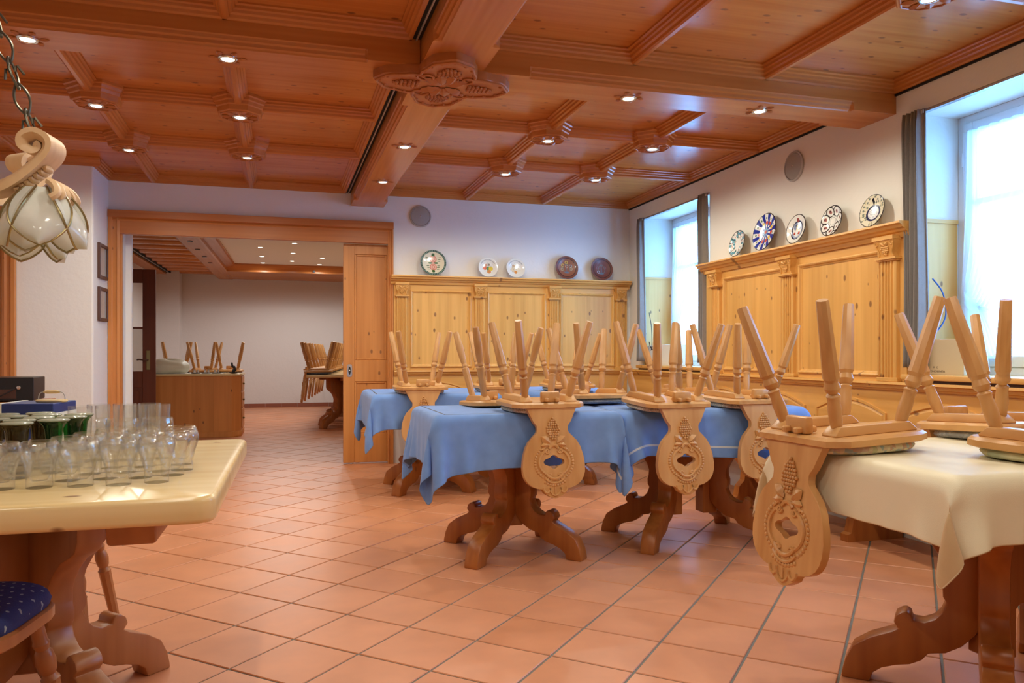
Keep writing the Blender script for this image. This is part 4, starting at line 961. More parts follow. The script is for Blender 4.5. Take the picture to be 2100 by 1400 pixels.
# ------------------------------------------------------------------ draped cloths (small position based simulation)
def drape_cloth(name, label, cat, group, cxy, hx, hy, top, over, mat, rot=0.0, off=(0, 0), crot=0.0, stiff=0.25, seed=1, steps=240, step=0.026, thick=0.0016, back=None, walls_=()):
    rng = np.random.RandomState(seed)
    over = over if isinstance(over, tuple) else (over, over)
    LX, LY = hx + over[0], hy + over[1]
    nx = int(2 * LX / step) | 1; ny = int(2 * LY / step) | 1
    gx, gy = np.meshgrid(np.linspace(-LX, LX, nx), np.linspace(-LY, LY, ny), indexing='ij')
    cr, sr = math.cos(crot), math.sin(crot)
    P = np.stack([gx * cr - gy * sr + off[0], gx * sr + gy * cr + off[1], np.full_like(gx, top + 0.003)], -1)
    pin = (np.abs(P[..., 0]) < hx - 0.012) & (np.abs(P[..., 1]) < hy - 0.012)
    ddx = np.maximum(np.abs(P[..., 0]) - hx, 0); ddy = np.maximum(np.abs(P[..., 1]) - hy, 0)
    P[..., 2] -= 0.75 * np.maximum(ddx, ddy); P[..., 0] -= np.sign(P[..., 0]) * 0.45 * ddx * (ddx >= ddy); P[..., 1] -= np.sign(P[..., 1]) * 0.45 * ddy * (ddy > ddx)
    P[..., :2] += rng.normal(0, 0.0012, P[..., :2].shape) * (~pin)[..., None]
    V = np.zeros_like(P); W = (~pin).astype(float)
    sx_, sy_ = 2 * LX / (nx - 1), 2 * LY / (ny - 1)
    P0 = P.copy(); sd = math.hypot(sx_, sy_)
    rest = [((slice(0, -1), slice(None)), (slice(1, None), slice(None)), sx_, 1.0), ((slice(None), slice(0, -1)), (slice(None), slice(1, None)), sy_, 1.0),
            ((slice(0, -1), slice(0, -1)), (slice(1, None), slice(1, None)), sd, 0.35), ((slice(0, -1), slice(1, None)), (slice(1, None), slice(0, -1)), sd, 0.35),
            ((slice(0, -2), slice(None)), (slice(2, None), slice(None)), 2 * sx_, stiff), ((slice(None), slice(0, -2)), (slice(None), slice(2, None)), 2 * sy_, stiff)]
    sets = []
    for a, b, L, k in rest:
        ax = 0 if a[0] != b[0] else 1; st = 2 if L > 1.5 * max(sx_, sy_) else 1
        n_ = (nx if ax == 0 else ny) - st
        for ph in range(2 * st):
            i0 = [i for i in range(n_) if i % (2 * st) == ph]
            if not i0: continue
            def mk(sl, off_):
                q = list(sl); q[ax] = np.array(i0) + off_
                return (q[0][:, None] if ax == 0 else np.arange(nx)[q[0]][:, None], np.arange(ny)[q[1]][None, :] if ax == 0 else q[1][None, :])
            sets.append((mk(a, 0), mk(b, st), L, k, st))
    dt = 1 / 40.0; r_ = 0.008
    for it in range(steps):
        V[..., 2] -= 5.0 * dt; V *= 0.95
        Q = P + V * dt * W[..., None]
        for sub in range(6):
            for a, b, L, k, st in sets:
                qa, qb = Q[a], Q[b]; wa, wb = W[a], W[b]
                d = qb - qa; ln = np.sqrt((d * d).sum(-1)) + 1e-9
                corr = (ln - L) / ln * k
                if st == 2: corr = np.minimum(corr, 0.0)
                c = d * (corr / np.maximum(wa + wb, 1.0))[..., None]
                Q[a] = qa + c * wa[..., None]; Q[b] = qb - c * wb[..., None]
            ix = hx + r_ - np.abs(Q[..., 0]); iy = hy + r_ - np.abs(Q[..., 1]); iz = top + 0.003 - Q[..., 2]
            ins = (ix > 0) & (iy > 0) & (iz > 0) & (W > 0)
            up = ins & (iz <= np.minimum(ix, iy)); sx2 = ins & ~up & (ix <= iy); sy2 = ins & ~up & ~sx2
            Q[..., 2][up] = top + 0.003
            Q[..., 0][sx2] = (np.sign(Q[..., 0]) * (hx + r_))[sx2]; Q[..., 1][sy2] = (np.sign(Q[..., 1]) * (hy + r_))[sy2]
            for ax, sg, lim, lo, hi in walls_:
                hit = (Q[..., 1 - ax] > lo) & (Q[..., 1 - ax] < hi) & (sg * Q[..., ax] > lim) & (W > 0)
                Q[..., ax][hit] = sg * lim
        V = (Q - P) / dt; P = Q
    me = bpy.data.meshes.new(name); idx = np.arange(nx * ny).reshape(nx, ny)
    f = np.stack([idx[:-1, :-1], idx[1:, :-1], idx[1:, 1:], idx[:-1, 1:]], -1).reshape(-1, 4)
    me.from_pydata(P.reshape(-1, 3).tolist(), [], f.tolist())
    uvl = me.uv_layers.new(name='UVMap'); uu = (LX - np.abs(gx)).reshape(-1); vv = (LY - np.abs(gy)).reshape(-1)
    li = np.zeros(len(me.loops), dtype=np.int32); me.loops.foreach_get('vertex_index', li)
    uvl.data.foreach_set('uv', np.stack([uu[li], vv[li]], -1).astype(np.float32).reshape(-1))
    me.shade_smooth()
    o = link(name, me, mat); o.location = (cxy[0], cxy[1], 0); o.rotation_euler = (0, 0, rot)
    so = o.modifiers.new('thickness', 'SOLIDIFY'); so.thickness = thick; so.offset = 1.0
    if back: me.materials.append(MATS[back]); so.material_offset = 1
    sb = o.modifiers.new('smooth', 'SUBSURF'); sb.levels = 1; sb.render_levels = 1
    tag(o, label, cat, group); return o

TZ = 0.752
FOUR = [(0, 0, (45, 135, 225, 315))]
two = lambda d: [(-d, 0, (135, 225)), (d, 0, (45, 315))]
TABS = {'left': (1.115, 3.932, 0.485, 0.357), 'right': (2.17, 3.945, 0.55, 0.357), 'door': (1.0, 5.93, 0.475, 0.45), 'back': (2.02, 6.01, 0.49, 0.45), 'cream': (2.13, 1.835, 0.62, 0.365)}
for k_, lab, posts in (('left', 'pedestal table under the blue cloth left of centre', FOUR), ('right', 'longer pedestal table under the blue cloth right of centre', two(0.11)), ('door', 'pedestal table under the blue cloth by the sliding door', FOUR),
                       ('back', 'pedestal table under the blue cloth in front of the back bench', FOUR), ('cream', 'pedestal table under the cream oilcloth at right', two(0.10))):
    x, y, hx_, hy_ = TABS[k_]; table(lab, 'table', (x, y), hx_ - 0.012, hy_ - 0.012, TZ - 0.003, posts, group='dining tables')
CG = 'tablecloths'
def tcloth(k_, label, over, mat, seed, crot, chairs, **kw):
    """chairs: (side axis, sign, chair centre along the edge, inner face coordinate in the room)"""
    x, y, hx_, hy_ = TABS[k_]; wl = []
    for ax, sg, c, face in chairs:
        o_ = (x, y); wl.append((ax, sg, sg * (face - o_[ax]) - 0.006, c - o_[1 - ax] - 0.18, c - o_[1 - ax] + 0.18))
    drape_cloth('tablecloth', label, 'tablecloth', CG, (x, y), hx_, hy_, TZ, over, mat, seed=seed, crot=R(crot), walls_=wl, **kw)
tcloth('left', 'blue linen cloth with dark line, on the table left of centre', 0.235, 'linen_blue', 3, 1.5, [(1, -1, 1.18, 3.53), (1, 1, 1.09, 4.304)])
tcloth('right', 'blue linen cloth with pale border line, on the table right of centre', 0.23, 'linen_blue_pale', 5, -3, [(1, -1, 1.844, 3.456), (1, -1, 2.352, 3.53), (1, 1, 2.266, 4.318), (1, 1, 1.667, 4.318)])
tcloth('door', 'blue linen cloth on the table by the sliding door', 0.235, 'linen_blue', 7, -2, [(1, -1, 0.877, 5.446)])
tcloth('back', 'blue linen cloth on the table in front of the back bench', 0.23, 'linen_blue_pale', 9, 2, [(1, -1, 1.507, 5.527), (1, -1, 2.047, 5.51)])
tcloth('cream', 'cream oilcloth on the table nearest the camera at right', 0.15, 'oilcloth_cream', 11, 0.5, [(0, -1, 2.005, 1.476), (1, 1, 2.328, 2.24)], stiff=0.9, thick=0.0022, back='oilcloth_back')

# ------------------------------------------------------------------ carved chairs, set upside down on the tables
BACK = [(0.0, 0.134), (0.02, 0.124), (0.043, 0.1125), (0.065, 0.102), (0.078, 0.095), (0.088, 0.087), (0.095, 0.081), (0.104, 0.079), (0.1125, 0.079), (0.122, 0.080), (0.130, 0.084), (0.140, 0.094), (0.1515, 0.106), (0.158, 0.112), (0.168, 0.123), (0.199, 0.141), (0.242, 0.154), (0.286, 0.160), (0.32, 0.158), (0.346, 0.149), (0.365, 0.136), (0.380, 0.116), (0.390, 0.092), (0.395, 0.068),
        (0.402, 0.062), (0.414, 0.056), (0.424, 0.040), (0.432, 0.026), (0.438, 0.012), (0.440, 0.0)]
LTOP, LZ0, SEATZ, BATZ = 0.448, 0.084, 0.028, 0.056
LEAN = R(8)
def leg_profile(style, L):
    if style == 0:   # octagonal taper at the foot, turned bulb, vase towards the seat
        return [(0.0, 0.0155, 1), (0.008, 0.0172, 1), (0.60, 0.0232, 1), (0.608, 0.0212, 0), (0.63, 0.0188, 0), (0.645, 0.0205, 0), (0.675, 0.0236, 0), (0.705, 0.0190, 0), (0.722, 0.0125, 0), (0.732, 0.0178, 0), (0.742, 0.0200, 0), (0.752, 0.0185, 0), (0.775, 0.0170, 0), (0.86, 0.0198, 0), (0.93, 0.0190, 0), (1.0, 0.0160, 0)]
    return [(0.0, 0.0150, 0), (0.006, 0.0165, 0), (0.25, 0.0210, 0), (0.45, 0.0175, 0), (0.50, 0.0130, 0), (0.52, 0.0155, 0), (0.54, 0.0170, 0), (0.555, 0.0135, 0), (0.57, 0.0180, 1), (0.575, 0.0192, 1), (0.80, 0.0190, 1), (1.0, 0.0160, 1)]
def chair_leg(foot, base, style=0):
    foot, base = Vector(foot), Vector(base); ax = base - foot; L = ax.length; q = ax.to_track_quat('Z', 'Y').to_matrix().to_4x4(); q.translation = foot
    m = MB(); seg = 16; rings = []
    for s_, r, o8 in leg_profile(style, L):
        ring = []
        for k in range(seg):
            rr = r * (1.04 if k % 2 == 0 else 1.04 * math.cos(R(22.5))) if o8 else r
            ring.append(q @ Vector((rr * math.cos(2 * math.pi * k / seg), rr * math.sin(2 * math.pi * k / seg), s_ * L)))
        rings.append(ring)
    m.loft(rings); return m
def back_fn(u, t, h):
    """point on the outer face of the hanging backrest: t down from the seat, h proud"""
    return (u, -0.180 - t * math.sin(LEAN) - h * math.cos(LEAN), SEATZ + 0.012 - t * math.cos(LEAN) + h * math.sin(LEAN))
def back_carving():
    m = MB(); f = lambda u, t, h: back_fn(u, t, 0.0 + h)
    grapes(m, lambda u, v, h: f(u, v, h), [(0.060, 0.0), (0.071, 0.010), (0.082, 0.017), (0.093, 0.022), (0.104, 0.027), (0.115, 0.030), (0.126, 0.027), (0.137, 0.021), (0.148, 0.013), (0.159, 0.006)], 0.0066, 7)
    for sg in (1, -1):
        leaf(m, f, (sg * 0.018, 0.180), R(-90 + sg * 62) if False else math.atan2(-0.028, sg * 0.036), 0.055, 0.044, 0.010)
        leaf(m, f, (sg * 0.020, 0.185), math.atan2(0.006, sg * 0.05), 0.046, 0.032, 0.009)
        # C scrolls of the cartouche
        arc = [(sg * 0.078 * math.cos(R(a)), 0.270 - 0.066 * math.sin(R(a))) for a in range(62, -75, -8)]
        scroll(m, f, arc, 0.0070, 0.001, taper=True)
        scroll(m, f, spiral((sg * 0.034, 0.216), 0.013, 0.003, R(180 if sg > 0 else 0), -sg * 1.3), 0.0052, 0.001)
        scroll(m, f, spiral((sg * 0.030, 0.332), 0.012, 0.003, R(180 if sg > 0 else 0), sg * 1.2), 0.0050, 0.001)
        for a in range(48, -84, -9):          # scalloped rim outside the scrolls
            m.ball(f(sg * 0.097 * math.cos(R(a)), 0.272 - 0.084 * math.sin(R(a)), 0.0), 0.0078, 6, 4, (1, 0.6, 1))
        scroll(m, f, [(sg * 0.01, 0.198), (sg * 0.028, 0.188), (sg * 0.044, 0.196), (sg * 0.060, 0.210)], 0.0055, 0.001)
    scroll(m, f, [(-0.024, 0.205), (-0.014, 0.193), (0, 0.189), (0.014, 0.193), (0.024, 0.205)], 0.0075, 0.001)
    scroll(m, f, [(0.052 * math.cos(R(a)), 0.296 - 0.052 * math.sin(R(a))) for a in range(-25, -160, -9)], 0.0065, 0.002)
    scroll(m, f, [(0.060 * math.cos(R(a)), 0.312 - 0.056 * math.sin(R(a))) for a in range(-30, -155, -9)], 0.0050, 0.002)
    for i in range(-4, 5): m.ball(f(i * 0.0125, 0.378 - 0.0009 * i * i, 0.0), 0.0075, 6, 4, (1, 0.6, 1))
    for c, rx, ry in ((0.0, 0.028, 0.040), (-0.043, 0.017, 0.026), (0.043, 0.017, 0.026)):
        scroll(m, f, [(c + rx * math.cos(R(a)), 0.388 + ry * math.sin(R(a)) * 0.95) for a in range(0, 181, 15)], 0.0048, 0.001)
    scroll(m, f, [(0, 0.388), (0, 0.42)], 0.004, 0.001)
    return m
def make_chair(pad='pad_tweed', style=0):
    t = thing('carved_chair', 'x', 'chair', (0, 0, 0))
    so = [(-0.150, -0.190), (0.150, -0.190), (0.188, -0.135), (0.190, 0.08), (0.182, 0.13), (0.160, 0.172), (0.125, 0.194), (0.08, 0.200), (-0.08, 0.200), (-0.125, 0.194), (-0.160, 0.172), (-0.182, 0.13), (-0.190, 0.08), (-0.188, -0.135)]
    z1 = SEATZ if pad else 0.0; dz = 0.0 if pad else -SEATZ
    MB().loft([[(x * 0.97, y * 0.97, SEATZ + dz) for x, y in so], [(x, y, SEATZ + 0.003 + dz) for x, y in so], [(x, y, SEATZ + 0.020 + dz) for x, y in so], [(x * 0.95, y * 0.95, BATZ + dz) for x, y in so]]).build('seat', 'beech_chair', t, smooth=30)
    if pad:
        rr = [(0.80, 0.0), (0.93, 0.004), (0.97, 0.013), (0.95, 0.022), (0.88, 0.028)]
        po = [(0.178 * max(-1, min(1, 1.12 * math.cos(a))), 0.010 + 0.182 * max(-1, min(1, 1.12 * math.sin(a)))) for a in [2 * math.pi * k / 32 for k in range(32)]]
        MB().loft([[(x * k, y * k, z) for x, y in po] for k, z in rr]).build('seat_pad', pad, t, smooth=60)
    for sg in (1, -1):
        x = sg * 0.116
        MB().loft([[(x - 0.030, -0.150, BATZ + dz), (x + 0.030, -0.150, BATZ + dz), (x + 0.030, 0.150, BATZ + dz), (x - 0.030, 0.150, BATZ + dz)], [(x - 0.030, -0.150, BATZ + 0.006 + dz), (x + 0.030, -0.150, BATZ + 0.006 + dz), (x + 0.030, 0.150, BATZ + 0.006 + dz), (x - 0.030, 0.150, BATZ + 0.006 + dz)],
                   [(x - 0.024, -0.128, LZ0 + dz), (x + 0.024, -0.128, LZ0 + dz), (x + 0.024, 0.128, LZ0 + dz), (x - 0.024, 0.128, LZ0 + dz)]]).build('batten', 'beech_chair', t, bevel=0.002)
        for sy in (1, -1):
            chair_leg((sg * 0.184, sy * 0.214, LTOP + dz), (sg * 0.114, sy * 0.118, LZ0 - 0.004 + dz), style).build('leg', 'beech_leg', t, smooth=30)
    tb = MB().box(-0.048, 0.048, -0.172, -0.142, BATZ + dz, BATZ + 0.052 + dz).build('tenon', 'beech_chair', t, bevel=0.008, seg=2)
    for sg in (1, -1): MB().box(sg * 0.026 - 0.009, sg * 0.026 + 0.009, -0.196, -0.118, BATZ + 0.004 + dz, BATZ + 0.022 + dz).build('wedge', 'beech_chair', tb, bevel=0.004)
    half = [Vector((w_, s_)) for s_, w_ in BACK]
    outl = [(v.x, v.y) for v in half] + [(-v.x, v.y) for v in half[::-1][1:]]
    hole = []
    for k in range(40):
        a = 2 * math.pi * k / 40; r = 0.0335 + 0.0062 * math.cos(4 * a) + 0.011 * math.cos(a) ** 2
        hole.append((r * math.cos(a) * 1.05, 0.268 + r * math.sin(a) * 0.82))
    bk = fill_poly(outl, [hole], 0.026, lambda u, v, w_: Vector(back_fn(u, v, -w_)) + Vector((0, 0, dz)))
    b = bk.build('backrest', 'beech_back', t, bevel=0.0025, smooth=35)
    cv = back_carving()
    if dz: cv.v = [(x, y, z + dz) for x, y, z in cv.v]
    cv.build('carving', 'beech_back', b, smooth=50)
    return t
PROTO = {}
def place_chair(kind, x, y, yaw, tilt, label, group, z=TZ + 0.006):
    pad, style = {'tweed': ('pad_tweed', 0), 'mosaic': ('pad_mosaic', 0), 'green': ('pad_green', 0), 'grey': ('pad_grey', 0), 'slate': ('pad_slate', 0), 'bare': (None, 1)}[kind]
    if kind not in PROTO: o = make_chair(pad, style); PROTO[kind] = o
    else: o = copy_tree(PROTO[kind])
    o.location = (x, y, z + 0.02 * abs(math.sin(R(tilt)))); o.rotation_euler = Matrix.Rotation(R(yaw), 4, 'Z').to_euler()
    o.rotation_euler = (Matrix.Rotation(R(yaw), 4, 'Z') @ Matrix.Rotation(R(tilt), 4, 'X')).to_euler()
    o['label'] = label; o['group'] = group; return o
G1 = 'carved chairs turned upside down on the tables'
place_chair('tweed', 1.181, 3.684, 2.8, 0.7, 'upturned chair with carved back hanging over the left blue cloth, facing the viewer', G1)
place_chair('bare', 1.092, 4.150, 182.6, 2.5, 'upturned chair with round-tapered legs and no cushion, on the left blue cloth', G1)
place_chair('tweed', 1.844, 3.610, 4.2, 3.1, 'upturned chair with carved back hanging in front of the middle blue cloth', G1)
place_chair('tweed', 2.352, 3.691, 2.9, 1.4, 'upturned chair partly hidden behind the chair on the cream oilcloth', G1)
place_chair('grey', 1.667, 4.170, 182.4, 2.4, 'upturned chair with dark grey cushion on the far side of the middle blue cloth', G1)
place_chair('grey', 2.266, 4.165, 185.1, 3.1, 'upturned chair on the far side of the blue cloth, in front of the far window', G1)
place_chair('tweed', 0.877, 5.600, 0.4, 0.6, 'upturned chair on the blue cloth beside the sliding door', G1)
place_chair('grey', 1.507, 5.681, 0.7, 2.0, 'upturned chair on the back row, second from the sliding door', G1)
place_chair('tweed', 2.047, 5.662, 2.6, 1.8, 'upturned chair on the back row, third from the sliding door', G1)
place_chair('mosaic', 1.630, 2.005, -87.1, 2.5, 'large upturned chair with mosaic cushion hanging off the cream oilcloth', G1)
place_chair('grey', 2.328, 2.090, 182.3, 3.2, 'upturned chair at the far side of the cream oilcloth below the near window', G1)
place_chair('green', 2.016, 1.590, 7.0, 0.8, 'upturned chair with green striped cushion cut by the right edge', G1)

# ------------------------------------------------------------------ big table with the glasses
GZ = 0.745
gt = table('large bare pine table carrying the drinking glasses', 'table', (-0.755, 2.315), 0.59, 0.577, GZ, [(0.031, 0.19, (45, 135, 225, 315))], mat='pine_leg_old', th=0.058, corner=0.045, group='dining tables')
m = MB().loft([[(x, y, z) for x, y, z in ((0.36, -0.50, 0.687), (0.46, -0.50, 0.687), (0.46, -0.48, 0.63), (0.36, -0.48, 0.63))], [(x, y, z) for x, y, z in ((0.36, 0.46, 0.687), (0.46, 0.46, 0.687), (0.46, 0.44, 0.63), (0.36, 0.44, 0.63))]])
m.build('cleat', 'pine_leg_old', gt, bevel=0.008, seg=2)

def glass_obj(name, prof_out, prof_in, mat, rf=None, seg=28):
    rings = []
    for r, z in prof_out + prof_in:
        rings.append([((rf(r, 2 * math.pi * k / seg, z) if rf else r) * math.cos(2 * math.pi * k / seg), (rf(r, 2 * math.pi * k / seg, z) if rf else r) * math.sin(2 * math.pi * k / seg), z) for k in range(seg)])
    m = MB().loft(rings); me = m.mesh(name, smooth=60); me.materials.append(MATS[mat]); return me
def sp_prof(pts, n=4): return [(p.x, p.y) for p in spline(pts, n)]
tw_out = sp_prof([(0.0265, 0.0), (0.0270, 0.012), (0.0265, 0.028), (0.0320, 0.052), (0.0395, 0.075), (0.0415, 0.090), (0.0385, 0.100), (0.0345, 0.1055)], 3)
tw_in = sp_prof([(0.0330, 0.1050), (0.0370, 0.098), (0.0395, 0.089), (0.0375, 0.075), (0.0300, 0.052), (0.0240, 0.030), (0.0150, 0.016)], 3)
twist = lambda r, a, z: r * (1 + 0.022 * math.sin(9 * a + 38 * z) * (z > 0.014))
g_tulip = glass_obj('tulip_glass', tw_out, tw_in, 'glass_clear', twist, 36)
tl_out = sp_prof([(0.0300, 0.0), (0.0310, 0.01), (0.0325, 0.06), (0.0345, 0.120), (0.0345, 0.138)], 3); tl_in = sp_prof([(0.0335, 0.138), (0.0330, 0.12), (0.0305, 0.06), (0.0285, 0.016), (0.020, 0.012)], 3)
ribbed = lambda r, a, z: r * (1 + 0.018 * math.cos(14 * a))
g_tall = glass_obj('tall_glass', tl_out, tl_in, 'glass_clear', ribbed, 42)
wd_out = sp_prof([(0.034, 0.0), (0.035, 0.012), (0.039, 0.05), (0.043, 0.085), (0.0435, 0.105), (0.040, 0.119)], 3); wd_in = sp_prof([(0.039, 0.119), (0.0420, 0.104), (0.0415, 0.085), (0.037, 0.05), (0.031, 0.018), (0.02, 0.014)], 3)
g_wide = glass_obj('wide_glass', wd_out, wd_in, 'glass_clear', twist, 36)
def put(me, name, x, y, z, label, cat, group):
    o = bpy.data.objects.new(name, me); COL.objects.link(o); o.location = (x, y, z); o.rotation_euler = (0, 0, random.uniform(0, 6.28)); return tag(o, label, cat, group)
LT = 'clear twisted tulip glass in the rows at the front of the table'
for r, (y, xs) in enumerate(((1.965, (-0.635, -0.56, -0.476, -0.395, -0.316)), (2.06, (-0.525, -0.445, -0.366, -0.296)), (2.15, (-0.50, -0.42, -0.34, -0.285)), (2.255, (-0.47, -0.39, -0.302)))):
    for x in xs: put(g_tulip, 'tulip_glass', x, y + random.uniform(-0.006, 0.006) + (0.015 if x > -0.33 else 0), GZ, LT, 'glass', 'twisted tulip glasses')
for x, y in ((-0.385, 2.415), (-0.475, 2.405), (-0.555, 2.425)): put(g_wide, 'wide_glass', x, y, GZ, 'wide clear tumbler in the short middle row behind the tulip glasses', 'glass', 'wide tumblers')
for x, y in ((-0.470, 2.80), (-0.545, 2.795), (-0.62, 2.78), (-0.50, 2.725), (-0.58, 2.715), (-0.43, 2.73), (-0.655, 2.70)): put(g_tall, 'tall_glass', x, y, GZ, 'tall clear ribbed glass at the far edge of the table', 'glass', 'tall ribbed glasses')
# upturned wine glasses with ribbed coloured stems
def roemer(col):
    t = thing('wine_glass', 'x', 'glass', (0, 0, 0))
    mat = 'glass_green' if col == 'green' else 'glass_amber'
    bo = sp_prof([(0.026, 0.0), (0.034, 0.02), (0.036, 0.04), (0.030, 0.058), (0.016, 0.068)], 3); bi = sp_prof([(0.015, 0.066), (0.0285, 0.057), (0.0345, 0.04), (0.0325, 0.02), (0.025, 0.001)], 3)
    link('bowl', glass_obj('bowl', bo, bi, 'glass_clear'), None, t)
    pts = []
    for i in range(27):
        s_ = i / 26; r = 0.0165 + 0.006 * s_ + 0.013 * max(0, (s_ - 0.62) / 0.38) ** 2.2; pts.append((r + (0.0013 if i % 2 else 0), 0.066 + 0.066 * s_))
    link('stem', glass_obj('stem', pts, [(0.010, 0.132), (0.010, 0.067)], mat), None, t)
    link('foot', glass_obj('foot', [(0.0345, 0.131), (0.0365, 0.133), (0.0365, 0.1345), (0.034, 0.136), (0.005, 0.1375)], [(0.004, 0.1325)], 'glass_foot_reflect'), None, t)
    return t
GR = [(-0.582, 2.39), (-0.578, 2.30), (-0.663, 2.394), (-0.595, 2.205)]
AM = [(-0.70, 2.47), (-0.655, 2.30), (-0.735, 2.36), (-0.675, 2.215), (-0.75, 2.27), (-0.655, 2.125), (-0.745, 2.175), (-0.71, 2.05), (-0.80, 2.10), (-0.81, 2.22), (-0.78, 2.44)]
for col, lst in (('green', GR), ('amber', AM)):
    pr = None
    for x, y in lst:
        o = pr = roemer(col) if pr is None else None
        break
    for i, (x, y) in enumerate(lst):
        o = pr if i == 0 else copy_tree(pr)
        o.location = (x, y, GZ); o['label'] = ('upturned wine glass with green ribbed stem beside the tulip glasses' if col == 'green' else 'upturned wine glass with amber ribbed stem at the left edge'); o['group'] = 'upturned %s wine glasses' % col
bc = thing('carton', 'blue and white carton behind the upturned wine glasses', 'box', (-0.80, 2.72, GZ), R(-6))
MB().box(-0.07, 0.09, -0.06, 0.12, 0, 0.15).build('box', 'card_blue', bc, bevel=0.002)
MB().box(0.04, 0.0915, -0.0615, 0.1215, 0.0, 0.12).build('white_print', 'card_white', bc, smooth=0)
MB().box(-0.0715, -0.055, -0.0615, 0.1215, 0.0, 0.151).build('white_edge', 'card_white', bc, smooth=0)
by = thing('basket_tray', 'wooden tray with wire and wood handle on the blue carton', 'tray', (-0.745, 2.74, GZ + 0.15), R(80))
MB().loft([[(0.030 * math.cos(R(a)), 0.048 * math.sin(R(a)), z) for a in range(0, 360, 15)] for z in (0.0, 0.008)]).build('board', 'pine_top', by, bevel=0.003)
MB().tube(spline([(0, -0.040, 0.006), (0, -0.038, 0.022), (0, -0.026, 0.032), (0, 0.026, 0.032), (0, 0.038, 0.022), (0, 0.040, 0.006)], 4), 0.0016, 6).build('wire', 'rail_metal', by)
MB().tube([(0, -0.024, 0.032), (0, -0.014, 0.032), (0, 0.014, 0.032), (0, 0.024, 0.032)], 0.005, 10, rs=[0.0035, 0.0055, 0.0055, 0.0035]).build('grip', 'pine_top', by)

# upholstered stools by the big table
def stool(label, loc, rz):
    s = thing('upholstered_stool', label, 'stool', loc, rz, 'blue upholstered stools')
    o8 = [(0.19 * max(-1, min(1, 1.15 * math.cos(2 * math.pi * k / 32))), 0.19 * max(-1, min(1, 1.15 * math.sin(2 * math.pi * k / 32)))) for k in range(32)]
    MB().loft([[(x * k, y * k, z) for x, y in o8] for k, z in ((0.97, 0.405), (1.0, 0.41), (1.0, 0.435), (0.97, 0.44))]).build('seat_frame', 'pine_leg_old', s, smooth=40)
    MB().loft([[(x * k, y * k, z) for x, y in o8] for k, z in ((0.95, 0.438), (0.97, 0.455), (0.93, 0.474), (0.80, 0.486), (0.4, 0.494), (0.05, 0.496))]).build('cushion', 'upholstery_blue', s, smooth=70)
    for sx in (1, -1):
        for sy in (1, -1):
            ft = Vector((sx * 0.184, sy * 0.214, 0.006)); bs = Vector((sx * 0.125, sy * 0.135, 0.41))
            ax = bs - ft; L = ax.length; q = ax.to_track_quat('Z', 'Y').to_matrix().to_4x4(); q.translation = ft
            rings = []
            for s_, r, oc in [(0.0, 0.0150, 1), (0.55, 0.0205, 1), (0.565, 0.0225, 1), (0.575, 0.0190, 0), (0.60, 0.0155, 0), (0.62, 0.0200, 0), (0.68, 0.0235, 0), (0.74, 0.0200, 0), (0.76, 0.0150, 0), (0.78, 0.0175, 0), (0.80, 0.0195, 0), (0.82, 0.0165, 0), (1.0, 0.0160, 0)]:
                rings.append([q @ Vector(((r * (1.04 if k % 2 == 0 else 0.96) if oc else r) * math.cos(2 * math.pi * k / 16), (r * (1.04 if k % 2 == 0 else 0.96) if oc else r) * math.sin(2 * math.pi * k / 16), s_ * L)) for k in range(16)])
            lg = MB().loft(rings).build('leg', 'pine_leg_old', s, smooth=30)
            MB().lathe([(0.014, 0.0), (0.015, 0.004), (0.014, 0.008)], 12, (ft.x, ft.y, 0.0)).build('glide', 'felt_white', lg)
    return s
stool('blue dotted stool on the far side of the glass table', (-0.842, 3.02, 0), 0)
stool('blue dotted stool at the bottom left corner, tucked under the glass table', (-0.765, 2.02, 0), R(-8))

